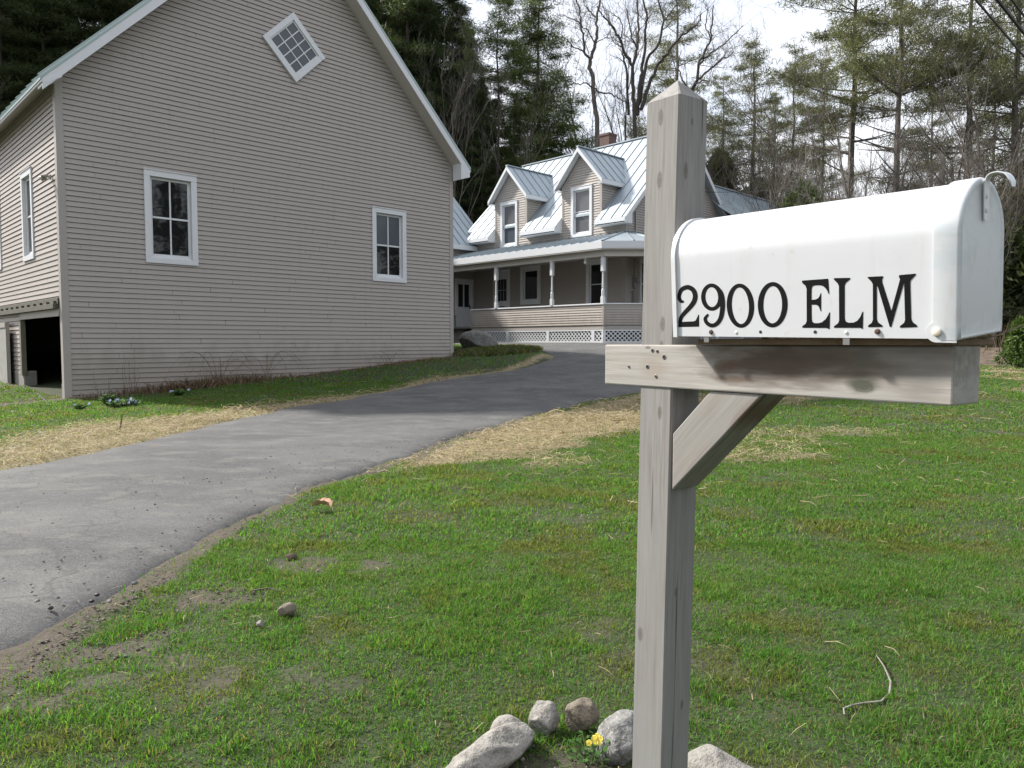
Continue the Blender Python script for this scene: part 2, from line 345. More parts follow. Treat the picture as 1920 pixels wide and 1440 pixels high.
def driveway():
    ys = np.concatenate([np.arange(-3, 1, .5), np.arange(1, 9, .1), np.arange(9, 27.6, .2)]); k = 46; vs = []; 
    for y in ys:
        a, b = float(xl(y)), float(xr(y)); u = .5 - .5 * np.cos(np.pi * np.linspace(0, 1, k)); x = a + (b - a) * u
        z = terr(x, np.full(k, y)) - .045 + .075 * (1 - (2 * u - 1) ** 30) + .015 * (1 - (2 * u - 1) ** 4) + (fbm(x * .9, np.full(k, y * .9), 8, 3) - .5) * .03
        vs.append(np.stack([x, np.full(k, y), z], -1))
    vs = np.concatenate(vs); idx = np.arange(len(ys) * k).reshape(len(ys), k)
    q = np.stack([idx[:-1, :-1], idx[:-1, 1:], idx[1:, 1:], idx[1:, :-1]], -1).reshape(-1, 4)
    me = np_mesh('driveway', vs, q)
    t = NT('worn_asphalt'); v = t.obj()
    w = t.n('Mapping', {'Vector': v, 'Rotation': (0, 0, .55), 'Scale': (.8, 1.25, 1)}).outputs[0]
    n1 = t.noise(w, .9, 5, .6, .5); n2 = t.noise(v, 90, 3, .7); n3 = t.noise(w, 2.3, 4, .6); n4 = t.noise(v, 260, 2)
    c = t.mix(t.ramp(n1, [(.40, 0), (.60, 1)]), (.050, .0495, .051), (.088, .0865, .086))
    c = t.mix(t.ramp(n3, [(.51, 0), (.60, .3), (.70, .7)]), c, (.145, .148, .135))
    c = t.mix(t.ramp(t.noise(w, 3.4, 3), [(.58, 0), (.68, .42)]), c, (.165, .152, .125))
    c = t.mix(t.ramp(n2, [(.36, .75), (.55, 0)]), c, (.035, .035, .037)); c = t.mix(t.ramp(n4, [(.58, 0), (.68, .75)]), c, (.25, .245, .235)); c = t.mix(t.ramp(t.noise(v, 38, 4, .7), [(.5, 0), (.66, .35)]), c, (.15, .147, .14))
    cr = t.n('TexVoronoi', {'Vector': t.n('VectorMath', {0: v, 1: t.n('TexNoise', {'Vector': v, 'Scale': 2.5, 'Detail': 4}).outputs['Color']}, operation='ADD').outputs[0], 'Scale': .38}, feature='DISTANCE_TO_EDGE').outputs['Distance']
    c = t.mix(t.ramp(cr, [(.0, .55), (.007, 0)]), c, (.035, .034, .034))
    t.bsdf(c, .9, t.math('ADD', n2, t.math('MULTIPLY', n4, .6)), .5, .008)
    o = put('driveway', me, t.m, smooth=True); o['kind'] = 'structure'; o['label'] = 'worn grey asphalt driveway with sandy edges climbing to the house'; o['category'] = 'driveway'
driveway()

# ------------------------------------------------------------------ grass, straw, grit
def scatter(n, y0, y1, half=.78, pad=1.2):
    y = np.sqrt(RNG.random(n) * (y1 ** 2 - y0 ** 2) + y0 ** 2); x = (RNG.random(n) * 2 - 1) * (half * y + pad); return x, y
def blades(x, y, h, w, lean, tint, name, mat, rz=None):
    n = len(x); z = terr(x, y) + (fbm(x * 1.3, y * 1.3, 3) - .5) * .05 + (fbm(x * 5, y * 5, 4) - .5) * .02 + .10 * sstep((1.3 - np.hypot((x + .1) / 1.4, (y - 20.6) / 2.6)) / .8)
    a = RNG.random(n) * 6.283; d = np.stack([np.cos(a), np.sin(a), 0 * a], -1); b = RNG.random(n) * 6.283; sd = np.stack([np.cos(b), np.sin(b), 0 * b], -1) * (w / 2)[:, None]
    p = np.stack([x, y, z - .008], -1); up = np.array([0, 0, 1.])
    m = p + d * (lean * h * .35)[:, None] + up * (h * .62)[:, None]; t = p + d * (lean * h)[:, None] + up * (h * (1 - .35 * np.minimum(lean, 1.5) ** 2 * .5))[:, None]
    vs = np.stack([p - sd, p + sd, m - sd * .8, m + sd * .8, t], 1).reshape(-1, 3); k = np.arange(n)[:, None] * 5
    tr = np.concatenate([k + [0, 1, 3], k + [0, 3, 2], k + [2, 3, 4]], 0)
    return vs, tr, np.repeat(tint, 5, 0)
def grass():
    V_, T_, C_ = [], [], []; base = 0
    for n, y0, y1, hs, ws in [(560000, 1.45, 4.2, .027, .0035), (620000, 4.0, 9, .031, .006), (330000, 9, 16.5, .037, .012), (90000, 16, 26, .055, .022)]:
        x, y = scatter(n, y0, y1); s, so, fo = straw(x, y), soil(x, y), forest(x, y)
        den = (1 - .9 * s) * (1 - .93 * so) * (1 - fo) * (.5 + .7 * sstep((fbm(x * 2.3, y * 2.3, 51) - .25) / .3))
        ok = (RNG.random(n) < den) & ~in_drive(x, y, .02) & ~in_building(x, y); x, y = x[ok], y[ok]; n = len(x)
        g = fbm(x * 1.1, y * 1.1, 21)[:, None]; o = fbm(x * 2.7 + 9, y * 2.7, 23)[:, None]; r = RNG.random((n, 1)); r2 = RNG.random((n, 1))
        c = np.array([.044, .116, .018]) * (1 - g) * 1.4 + np.array([.088, .162, .029]) * g * 1.25
        ol = sstep((o - .555) / .16); c = c * (1 - ol * .55) + np.array([.15, .135, .035]) * ol * .55
        c = np.where(r < .15, np.array([.19, .15, .078]) * (.6 + .7 * r2), c * (.5 + .95 * r2))
        tuft = .6 * sstep((fbm(x * 3.3, y * 3.3, 61) - .5) / .2) + .5 * sstep((fbm(x * 13, y * 13, 62) - .55) / .15)
        h = hs * (.45 + .9 * RNG.random(n)) * (.75 + .75 * tuft); w = ws * (.6 + .8 * RNG.random(n)); lean = .2 + 1.15 * RNG.random(n) ** 1.4
        vs, tr, cc = blades(x, y, h, w, lean, c, '', None); V_.append(vs); T_.append(tr + base); C_.append(cc); base += len(vs)
    me = np_mesh('lawn_grass', np.concatenate(V_), np.concatenate(T_), np.concatenate(C_))
    o = put('lawn_grass', me, M['blade']); tag(o, 'short patchy spring grass with olive and thatch patches on the lawn', 'grass', kind='stuff')
grass()
def straw_litter():
    V_, T_, C_ = [], [], []; base = 0
    for n, y0, y1, ln, w in [(30000, 1.5, 6, .07, .0024), (120000, 5, 11, .13, .0045), (90000, 10.5, 22, .2, .0085)]:
        x, y = scatter(n, y0, y1); s = np.maximum(straw(x, y), .014 * (1 - forest(x, y)) + .05 * soil(x, y)); ok = (RNG.random(n) < s) & ~in_building(x, y) & ~(in_drive(x, y, .1) & (RNG.random(n) < .985)); x, y = x[ok], y[ok]; n = len(x)
        z = terr(x, y) + .012 + RNG.random(n) ** 2 * .085 * np.minimum(1, straw(x, y) * 1.3 + .2); a = RNG.random(n) * 6.283; d = np.stack([np.cos(a), np.sin(a), (RNG.random(n) - .5) * .5], -1); L = (ln * (.4 + RNG.random(n)))[:, None]
        sd = np.stack([-np.sin(a), np.cos(a), RNG.random(n) - .3], -1) * (w * .5); p = np.stack([x, y, z], -1); bow = np.array([0, 0, 1.]) * L * (RNG.random((n, 1)) - .2) * .25
        vs = np.stack([p - d * L / 2 - sd, p - d * L / 2 + sd, p + bow - sd, p + bow + sd, p + d * L / 2], 1).reshape(-1, 3); k = np.arange(n)[:, None] * 5
        V_.append(vs); T_.append(np.concatenate([k + [0, 1, 3], k + [0, 3, 2], k + [2, 3, 4]], 0) + base); base += len(vs)
        r = RNG.random((n, 1)); C_.append(np.repeat(np.array([.345, .28, .17]) * (.45 + .85 * r), 5, 0))
    me = np_mesh('straw_mulch', np.concatenate(V_), np.concatenate(T_), np.concatenate(C_))
    tag(put('straw_mulch', me, M['straw']), 'loose golden straw strewn along both edges of the driveway', 'straw', kind='stuff')
straw_litter()
def rock_verts(sub, seed, dims, rough=.25, flat=.5):
    bm = bmesh.new(); bmesh.ops.create_icosphere(bm, subdivisions=sub, radius=1); r = random.Random(seed); o = V(r.random() * 50, r.random() * 50, r.random() * 50)
    planes = [(np.array(Vector((r.uniform(-1, 1), r.uniform(-1, 1), r.uniform(-1, 1))).normalized()), r.uniform(.62, .92)) for _ in range(int(4 + flat * 8))]
    vs = []
    for vt in bm.verts:
        p = np.array(vt.co)
        for nn, dd in planes:
            e = p @ nn - dd
            if e > 0: p = p - nn * e * .85
        q = p * 1.6 + o; nz = float(fbm(q[0] + q[2], q[1] - q[2] * .7, seed, 4)) - .5
        p = p * (1 + nz * rough); vs.append(p * np.array(dims) / 2)
    fs = [tuple(v.index for v in f.verts) for f in bm.faces]; bm.free(); return np.array(vs), fs
def rotz(a): c, s = math.cos(a), math.sin(a); return np.array([[c, -s, 0], [s, c, 0], [0, 0, 1]])
def rock(name, pos, dims, mat, label, cat='stone', rz=0, tilt=(0, 0), seed=1, group=None, rough=.25, flat=.5, sub=4):
    vs, fs = rock_verts(sub, seed, dims, rough, flat)
    R = Matrix.Rotation(rz, 3, 'Z') @ Matrix.Rotation(tilt[0], 3, 'X') @ Matrix.Rotation(tilt[1], 3, 'Y')
    vs = vs @ np.array(R).T; mb = MB(); mb.add(vs + V(*pos), fs)
    return tag(mb.build(name, mat, smooth=True, loc=pos), label, cat, group)
def gravel():
    mb_v, mb_f = [], []; base = 0; proto = [rock_verts(1, i, (1, 1, .7), .3) for i in range(5)]
    def put_(x, y, z, sz):
        nonlocal base
        vs, fs = random.choice(proto); vs = vs @ rotz(random.random() * 6.3).T * sz + V(x, y, z); mb_v.append(vs); mb_f.extend([tuple(i + base for i in f) for f in fs]); base += len(vs)
    for _ in range(1300):
        y = 2.1 + random.random() ** 1.6 * 6; d = random.random() ** 2.6 * 2.3 - .12; x = float(xr(y)) - d; put_(x, y, float(terr(x, y)) + (.046 if d > .08 else .0), .004 + .013 * random.random() ** 3)
    yy = 2.0 + RNG.random(9000) ** 1.5 * 9; e = xr(yy); xx = e - .1 + RNG.random(9000) ** 1.4 * 1.5; ok = (RNG.random(9000) < soil(xx, yy)) & (xx > e + .02); xx, yy = xx[ok], yy[ok]
    for x, y, z in zip(xx.tolist(), yy.tolist(), terr(xx, yy).tolist()): put_(x, y, z + .002, (.004 + .012 * random.random() ** 2.5) * (1 + y * .06))
    for _ in range(420):
        a = random.random() * 6.3; r = .4 * math.sqrt(random.random()); x, y = .2 + r * math.cos(a), 1.75 + .85 * r * math.sin(a); put_(x, y, .002, .006 + .014 * random.random() ** 2)
    me = bpy.data.meshes.new('loose_gravel'); me.from_pydata(np.concatenate(mb_v).tolist(), [], mb_f); me.update()
    t = NT('mixed_gravel'); r = t.n('ObjectInfo'); f = t.noise(t.obj(), 22, 2); t.bsdf(t.ramp(f, [(.3, (.055, .045, .036)), (.5, (.095, .08, .065)), (.68, (.20, .18, .155))]), .9)
    tag(put('loose_gravel', me, t.m), 'loose grit and gravel on the driveway edge and in the stone ring', 'gravel', kind='stuff')
gravel()
# ------------------------------------------------------------------ building helpers
def siding(mb, O, D, N, z0, z1, lo, hi, holes=(), h=.1016, lip=.018):
    if not callable(lo): _l = lo; lo = lambda z: _l
    if not callable(hi): _h = hi; hi = lambda z: _h
    P = lambda s, o, z: O + D * s + N * o + ZU * z
    k = 0; rj = random.Random(int(abs(O[0]) * 100) + len(holes))
    while z0 + k * h < z1 - 1e-4:
        za = z0 + k * h; zb = min(za + h, z1); k += 1
        j0 = rj.uniform(0, 3.66); lipk = lip * rj.uniform(.88, 1.1)
        cuts = sorted({za, zb} | {z for ho in holes for z in (ho[2], ho[3]) if za + 1e-4 < z < zb - 1e-4})
        for a, b in zip(cuts[:-1], cuts[1:]):
            segs = [(lo(a), hi(a), lo(b), hi(b))]; m = (a + b) / 2
            for ho in holes:
                if ho[2] < m < ho[3]:
                    ns = []
                    for (p, q, r, t) in segs:
                        if q <= ho[0] or p >= ho[1]: ns.append((p, q, r, t)); continue
                        if p < ho[0]: ns.append((p, ho[0], r, ho[0]))
                        if q > ho[1]: ns.append((ho[1], q, ho[1], t))
                    segs = ns
            top = b >= zb - 1e-5 and zb >= za + h - 1e-5 and b - a > .02; gp = .011 if top else 0.; oa, ob_ = lipk * (1 - (a - za) / h), lipk * (1 - (b - gp - za) / h)
            js = []
            for (p, q, r, t) in segs:
                x = max(p, r); e_ = min(q, t); cu = [c_ for c_ in [j0 + 3.66 * i - 3.66 for i in range(8)] if x + .3 < c_ < e_ - .3]; pp, rr_ = p, r
                for c_ in cu: js.append((pp, c_ - .0025, rr_, c_ - .0025)); pp = rr_ = c_ + .0025
                js.append((pp, q, rr_, t))
            for (p, q, r, t) in js:
                if q - p < 1e-4 and t - r < 1e-4: continue
                mb.quad(P(p, oa, a), P(q, oa, a), P(t, ob_, b - gp), P(r, ob_, b - gp))
                if top: mb.quad(P(r, ob_, b - gp), P(t, ob_, b - gp), P(t, -.022, b - gp), P(r, -.022, b - gp)); mb.quad(P(r, -.022, b - gp), P(t, -.022, b - gp), P(t, -.022, b), P(r, -.022, b))
                if a == za: mb.quad(P(p, -.022, a), P(q, -.022, a), P(q, oa, a), P(p, oa, a))
def window(parent, O, D, N, s0, s1, z0, z1, trim=.12, split=2, cols=2, glass='glass', name='window', proud=.04, mat='white', glass2=None):
    t = trim; w = MB(); ob = lambda *a: w.obox(O, D, N, *a)
    ob(s0, s1, -.02, proud, z1 - t, z1); ob(s0, s1, -.02, proud, z0, z0 + t * .9)
    ob(s0, s0 + t, -.02, proud - .002, z0 + t * .9, z1 - t); ob(s1 - t, s1, -.02, proud - .002, z0 + t * .9, z1 - t)
    ob(s0 - .01, s1 + .01, .0, proud + .015, z1, z1 + .02)
    a0, a1, c0, c1 = s0 + t, s1 - t, z0 + t * .9, z1 - t
    ob(a0, a0 + .012, -.09, -.02, c0, c1); ob(a1 - .012, a1, -.09, -.02, c0, c1); ob(a0 + .012, a1 - .012, -.09, -.02, c1 - .012, c1); ob(a0 + .012, a1 - .012, -.09, -.005, c0, c0 + .03)
    wo = w.build(name, M[mat], parent, bevel=.004)
    sh = MB(); b = .042; sb = lambda *a: sh.obox(O, D, N, *a); x0, x1, y0, y1 = a0 + .012, a1 - .012, c0 + .03, c1 - .012; mid = (y0 + y1) / 2
    sb(x0, x0 + b, -.075, -.04, y0, y1); sb(x1 - b, x1, -.075, -.04, y0, y1); sb(x0 + b, x1 - b, -.075, -.04, y1 - b, y1); sb(x0 + b, x1 - b, -.075, -.04, y0, y0 + b * 1.4)
    if split == 2: sb(x0 + b, x1 - b, -.078, -.037, mid - .02, mid + .02)
    for i in range(1, cols):
        xx = x0 + (x1 - x0) * i / cols; sb(xx - .016, xx + .016, -.072, -.043, y0 + b * 1.4, mid - .02 if split == 2 else y1 - b)
        if split == 2: sb(xx - .016, xx + .016, -.072, -.043, mid + .02, y1 - b)
    sh.build('sash', M[mat], wo, bevel=.003)
    if split == 2:
        MB().obox(O, D, N, x0 + b * .5, x1 - b * .5, -.064, -.058, y0 + b, mid).build('pane', M[glass], wo)
        MB().obox(O, D, N, x0 + b * .5, x1 - b * .5, -.062, -.056, mid, y1 - b * .5).build('pane', M[glass2 or glass], wo)
    else: MB().obox(O, D, N, x0 + b * .5, x1 - b * .5, -.064, -.058, y0 + b, y1 - b * .5).build('pane', M[glass], wo)
    return (s0 + .03, s1 - .03, z0 + .03, z1 - .03)

# ------------------------------------------------------------------ barn
def barn():
    R = thing('barn', 'tall tan clapboard barn with steep gable, diamond window and open doorway', 'barn', tuple(BA))
    g0 = 6.10; sl = 1.02; wl = lambda s: g0 + min(s, BW - s) * sl; peak = g0 + BW / 2 * sl
    lo = lambda z: max(0, (z - g0) / sl); hi = lambda z: BW - lo(z)
    holes = [window(R, BA, EV, GV, 1.53, 2.60, 2.80, 4.70), window(R, BA, EV, GV, 7.06, 8.13, 2.74, 4.63, glass2='glass_sky_tint')]
    w = MB(); siding(w, BA, EV, GV, .02, peak, lo, hi, holes); w.quad(B(0, -.005, -.3), B(BW, -.005, .4), B(BW, -.005, .9), B(0, -.005, .03))
    w.build('gable_wall', M['siding'], R)
    # left wall
    LD = -GV; LN = -EV; d0, d1, dz = .14, 3.45, 1.70
    lh = [window(R, BA, LD, LN, 2.02, 3.0, 2.92, 4.82), window(R, BA, LD, LN, 5.35, 6.35, 2.92, 4.82), (d0, d1, -1, dz)]
    w = MB(); siding(w, BA, LD, LN, .02 + 4 * .1016, g0 + .05, 0, BL, lh); w.build('side_wall', M['siding'], R)
    f = MB(); f.obox(BA, LD, LN, d1, BL, -.25, .012, -.4, .5); f.obox(BA, EV, GV, 0, BW, -.3, -.01, -.6, .35); f.build('foundation', M['concrete'], R, bevel=.02)
    w = MB(); w.obox(BA, LD, LN, 0, BL, -BW, -BW + .02, 0, g0); w.prism([B(0, -BL, 0), B(BW, -BL, 0), B(BW, -BL, g0), B(BW / 2, -BL, peak), B(0, -BL, g0)], GV * .02)
    w.build('far_wall', M['tan_trim'], R)
    w = MB(); w.obox(BA, LD, LN, .1, BL, -BW + .1, -.3, -.05, -.02); w.obox(BA, LD, LN, .1, BL, -4.6, -4.55, 0, 2.6); w.obox(BA, LD, LN, .1, BL, -BW + .1, -.12, 2.55, 2.6)
    w.obox(BA, LD, LN, .05, .13, -2.5, -.02, 0, 2.6); w.build('interior', M['dark'], R)
    w = MB(); w.obox(BA, LD, LN, d1 - .02, d1 + .13, -.05, .05, .40, 1.66); w.build('door_jamb', simple('olive_jamb', (.16, .15, .11), .7, .2, 8), R, bevel=.004)
    # corner boards
    for nm, (s, t) in (('corner_board', (0, 0)), ('corner_board', (BW, 0))):
        w = MB(); sg = 1 if s == 0 else -1
        w.obox(B(s, 0, 0), EV * sg, GV, -.022, .11, -.01, .022, .0 if s == 0 else .6, g0 + .02)
        if s == 0: w.obox(BA, LD, LN, -.02, .14, -.01, .024, 0, g0 - .02)
        else: w.obox(B(s, 0, 0), -GV, EV, 0, .14, -.01, .024, .6, g0 - .02)
        w.build(nm, M['tan_trim'], R, bevel=.004)
    # roof: two slabs, overhanging .3 at the eaves and .4 at the rake
    ov, rk, th = .30, .40, .17
    for side in (0, 1):
        X = (lambda s: s) if side == 0 else (lambda s: BW - s)
        e0 = -ov; zt = lambda s: g0 + s * sl + th + .02
        w = MB(); pl = [B(X(e0 - .04), rk + .03, zt(e0 - .04)), B(X(BW / 2), rk + .03, zt(BW / 2)), B(X(BW / 2), -BL - .3, zt(BW / 2)), B(X(e0 - .04), -BL - .3, zt(e0 - .04))]
        w.prism(pl, ZU * .035)
        t = rk - .02
        while t > -BL:
            w.bar(B(X(e0 - .045), t, zt(e0) + .03), B(X(BW / 2), t, zt(BW / 2) + .035), .035, .04); t -= .46
        w.build('roof', M['roof_green'], R)
        w = MB(); zb = lambda s: g0 + s * sl
        w.prism([B(X(0), rk - .01, zb(0)), B(X(BW / 2), rk - .01, zb(BW / 2)), B(X(BW / 2), -BL, zb(BW / 2)), B(X(0), -BL, zb(0))], ZU * .02); w.prism([B(X(e0 - .01), rk - .012, zt(e0) - .06), B(X(0.002), rk - .012, zb(0) + .012), B(X(.002), -BL, zb(0) + .012), B(X(e0 - .01), -BL, zt(e0) - .06)], ZU * .018)
        w.build('soffit', M['soffit'], R)
        w = MB(); w.prism([B(X(e0), rk, zb(e0) - .02), B(X(BW / 2), rk, zb(BW / 2) - .02), B(X(BW / 2), rk, zt(BW / 2) - .002), B(X(e0), rk, zt(e0) - .002)], GV * .025)
        w.prism([B(X(e0 - .025), rk + .024, zt(e0) - .075), B(X(e0 - .025), -BL, zt(e0) - .075), B(X(e0 - .025), -BL, zt(e0) - .02), B(X(e0 - .025), rk + .024, zt(e0) - .02)], EV * (.024 if side == 0 else -.024))
        w.build('fascia', M['white'], R)
        # boxed return closing the rake above the corner
        w = MB(); r0 = .035 if side == 0 else .06
        if side == 0: w.prism([B(e0 + .002, r0, zt(e0) - .13), B(.02, r0, zb(0) - .03), B(.02, r0, zb(.02) + .01), B(e0 + .002, r0, zt(e0) - .03)], GV * (rk - r0 + .029))
        else: w.prism([B(X(e0 + .005), r0, zb(e0) - .018), B(X(.02), r0, zb(e0) - .018 - .10), B(X(.02), r0, zb(.02) + .01), B(X(e0 + .005), r0, zb(e0) + .1)], GV * (rk - r0 + .029))
        w.build('eave_return', M['white'], R, bevel=.004)
    # diamond window, a 3 x 4 light sash turned to the roof slope
    ctr = (4.945, 8.05); a = math.radians(-45.5)
    def rot(x, y): return ctr[0] + x * math.cos(a) - y * math.sin(a), ctr[1] + x * math.sin(a) + y * math.cos(a)
    def rb(mb, x0, x1, y0, y1, n0, n1): mb.prism([B(*[rot(x, y)[0]], n0, rot(x, y)[1]) for x, y in ((x0, y0), (x1, y0), (x1, y1), (x0, y1))], GV * (n1 - n0))
    ax, ay, tr = .585, .545, .125    # along the falling and the rising diagonal
    w = MB(); rb(w, -ax, ax, ay - tr, ay, .002, .07); rb(w, -ax, ax, -ay, -ay + tr, .002, .07); rb(w, -ax, -ax + tr, -ay + tr, ay - tr, .002, .068); rb(w, ax - tr, ax, -ay + tr, ay - tr, .002, .068)
    wo = w.build('diamond_window', M['white'], R, bevel=.005)
    w = MB(); X1, Y1 = ax - tr, ay - tr
    rb(w, -X1, X1, Y1 - .035, Y1, .018, .04); rb(w, -X1, X1, -Y1, -Y1 + .035, .018, .04); rb(w, -X1, -X1 + .035, -Y1 + .035, Y1 - .035, .018, .04); rb(w, X1 - .035, X1, -Y1 + .035, Y1 - .035, .018, .04)
    for i in (1, 2, 3): xx = -X1 + .02 + (2 * X1 - .04) * i / 4; rb(w, xx - .012, xx + .012, -Y1 + .035, Y1 - .035, .0185, .036)
    for i in (1, 2): yy = -Y1 + .02 + (2 * Y1 - .04) * i / 3; rb(w, -X1 + .035, X1 - .035, yy - .012, yy + .012, .019, .0365)
    w.build('sash', M['white'], wo)
    w = MB(); rb(w, -X1 + .01, X1 - .01, -Y1 + .01, Y1 - .01, .0175, .024); w.build('pane', M['glass_sky_tint'], wo)
    # sliding door, its rail and the flood light
    w = MB(); w.obox(BA, LD, LN, d1 + .95, d1 + 3.9, .10, .15, .05, 1.62)
    k = d1 + .95
    while k < d1 + 3.85: w.obox(BA, LD, LN, k + .004, k + .126, .15, .158, .06, 1.6); k += .13
    dr = w.build('sliding_door', simple('weathered_door_boards', (.30, .29, .27), .8, .3, 5), R)
    w = MB(); w.obox(BA, LD, LN, d1 + .93, d1 + .95, .09, .165, .04, 1.63); w.obox(BA, LD, LN, d1 + .9502, d1 + 3.9, .158, .175, 1.50, 1.62); w.build('edge_strip', M['tan_trim'], dr)
    w = MB(); w.obox(BA, LD, LN, .16, 7, .02, .13, 1.80, 1.90); w.obox(BA, LD, LN, .15, 7, .012, .05, 1.90, 2.02)
    for i in range(12): w.obox(BA, LD, LN, .25 + i * .55, .31 + i * .55, .05, .10, 1.9, 1.96)
    w.build('door_track', simple('mossy_rusty_rail', (.09, .085, .065), .9, .7, 14, .5), R, bevel=.006)
    MB().obox(BA, LD, LN, d0, d1 + .05, .0, .045, 1.66, 1.80).build('door_header', M['tan_trim'], R)
    w = MB(); c = BA + LD * .42 + LN * .03 + ZU * 4.36; w.lathe(c, [(.05, 0), (.05, .03)], 12, LN); w.tube([c + LN * .03, c + LN * .12 + ZU * .02], .015)
    for sd in (-1, 1): w.lathe(c + LN * .1 + LD * .07 * sd, [(.02, -.05), (.035, 0), (.055, .07), (.05, .075)], 12, (LN * .7 + LD * sd * .4 - ZU * .6))
    w.build('flood_light', M['steel'], R, smooth=True)
barn()

# ------------------------------------------------------------------ house
def house():
    R = thing('farmhouse', 'tan clapboard farmhouse with metal roof, two gabled dormers and turned-post porch', 'house', tuple(H(0, 0, 1.1)))
    fa, FN = GV, -EV                    # facade runs along GV, faces -EV
    fl = 1.85; he = 6.30; sl = .98; D = 7.6; rz = he + sl * D / 2
    O = H(0, 0, 0)
    dorm = [(-7.39, -5.36, 8.93, -7.03, -5.94, 5.43), (-3.29, -1.18, 9.0, -2.78, -1.66, 5.48)]
    hl = []
    for i, (a0, a1, ap, w0, w1, wz) in enumerate(dorm):
        hl.append(window(R, O, fa, FN, w0, w1, wz, wz + 2.03, trim=.13, cols=1, glass='glass_sky_tint' if i == 0 else 'glass_curtain', glass2='glass_curtain', proud=.05))
    hl.append(window(R, O, fa, FN, -5.74, -4.53, 2.82, 4.50, trim=.17, cols=1, split=1, proud=.05)); hl.append(window(R, O, fa, FN, -1.95, -.86, 2.5, 4.49, trim=.15, cols=1, proud=.05))
    hl.append((-7.45, -6.47, 1, 4.42))
    w = MB(); siding(w, O, fa, FN, 1.85, he, -8.95, 0, hl)
    w.obox(O, fa, FN, -8.95, 0, -.3, -.02, .6, 1.85)
    w.build('facade_wall', M['siding'], R)
    w = MB(); gz = lambda b: he + sl * min(b, D - b)
    siding(w, O, EV, GV, 1.85 - 6 * .1016, rz, lambda z: max(0, (z - he) / sl), lambda z: D - max(0, (z - he) / sl), [window(R, O, EV, GV, .93, 2.0, 2.5, 4.5, trim=.13, cols=1, proud=.05)])
    w.obox(O, EV, GV, 0, D, -.3, -.02, .5, 1.26); w.build('gable_wall', M['siding'], R)
    w = MB(); w.obox(O, fa, FN, -9.0, -8.98, -D, 0, .5, he); w.obox(O, fa, FN, -9, 0, -D, -D + .02, .5, he); w.build('rear_wall', M['tan_trim'], R)
    w = MB(); w.obox(O, fa, FN, -.12, .03, 0, .03, 1.9, he - .4); w.obox(O, EV, GV, -.03, .12, .0, .031, 1.9, he - .4); w.build('corner_board', M['tan_trim'], R)
    # main roof
    rk = .32; a0, a1 = -9.4, rk; zf = lambda b: he + sl * b
    w = MB(); w.prism([H(a0, -.0, zf(0)), H(a1, -.0, zf(0)), H(a1, D / 2, rz), H(a0, D / 2, rz)], ZU * .10); w.prism([H(a0, D + .45, zf(-.45)), H(a1, D + .45, zf(-.45)), H(a1, D / 2, rz), H(a0, D / 2, rz)], ZU * .10)
    chunks = [(-8.93, -7.40), (-5.35, -3.30), (-1.17, rk)]
    for c0, c1 in chunks: w.prism([H(c0, -.45, zf(-.45)), H(c1, -.45, zf(-.45)), H(c1, .0, zf(0)), H(c0, 0, zf(0))], ZU * .10)
    ro = w.build('roof', M['roof'], R)
    w = MB(); k = a0 + .2
    while k < a1 - .02:
        lowb = -.46 if any(c0 < k < c1 for c0, c1 in chunks) else .02
        for (d0, d1, ap, *_r) in dorm:
            if d0 - .2 < k < d1 + .2: lowb = max(lowb, (ap - abs(k - (d0 + d1) / 2) * 1.13 - he) / sl + .12)
        w.bar(H(k, lowb, zf(lowb) + .098), H(k, D / 2, rz + .098), .018, .032); k += .52
    w.bar(H(a0, D / 2, rz + .10), H(a1, D / 2, rz + .10), .16, .05); w.build('roof_seam', M['seam'], ro)
    for c0, c1 in chunks:
        w = MB(); w.prism([H(c0, -.45, zf(-.45) - .07), H(c1, -.45, zf(-.45) - .07), H(c1, -.45, zf(-.45) + .085), H(c0, -.45, zf(-.45) + .085)], EV * -.025)
        w.prism([H(c1 - .025, -.449, zf(-.45) - .13), H(c1 - .025, .0, zf(-.45) - .13), H(c1 - .025, 0, zf(0) + .06), H(c1 - .025, -.449, zf(-.45) + .07)], GV * .03)
        w.prism([H(c0 + .02, -.449, zf(-.45) - .13), H(c0 + .02, .0, zf(-.45) - .13), H(c0 + .02, 0, zf(0) + .06), H(c0 + .02, -.449, zf(-.45) + .07)], GV * -.03)
        w.prism([H(c0 + .03, -.44, zf(-.45) - .12), H(c1 - .03, -.44, zf(-.45) - .12), H(c1 - .03, 0, zf(-.45) - .12), H(c0 + .03, 0, zf(-.45) - .12)], ZU * .02); w.build('fascia', M['white'], R)
    w = MB()
    for sgn in (0, 1):
        b0 = -.45 if sgn == 0 else D + .45
        w.prism([H(a1, b0, zf(-.45) - .14), H(a1, D / 2, rz - .14), H(a1, D / 2, rz + .09), H(a1, b0, zf(-.45) + .09)], GV * .025)
    w.build('rake_board', M['white'], R)
    # dormers
    for i, (d0, d1, ap, w0, w1, wz) in enumerate(dorm):
        m = (d0 + d1) / 2; hw = (d1 - d0) / 2; s2 = 1.13; ez = ap - .17 - hw * s2; ov = .22
        w = MB(); kz = 1.85 + .1016 * math.floor((he - 1.85) / .1016)
        siding(w, O, fa, FN, kz, ap - .17, lambda z: m - min(hw, max(0, (ap - .17 - z) / s2)), lambda z: m + min(hw, max(0, (ap - .17 - z) / s2)), [hl[i]])
        for sgn, aa in ((-1, d0), (1, d1)):
            dep = lambda z: max(.0, (z - he) / sl)
            siding(w, H(aa, 0, 0), EV, GV * sgn, kz, ez + .05, 0, lambda z: dep(z) + .05)
            w.obox(H(aa, 0, 0), GV * -sgn, FN, -.02, .09, .0, .026, he - .3, ez); 
        dm = w.build('dormer', M['siding'], R)
        w = MB(); sm = MB(); fs = MB(); bk = (ap - he) / sl + .1
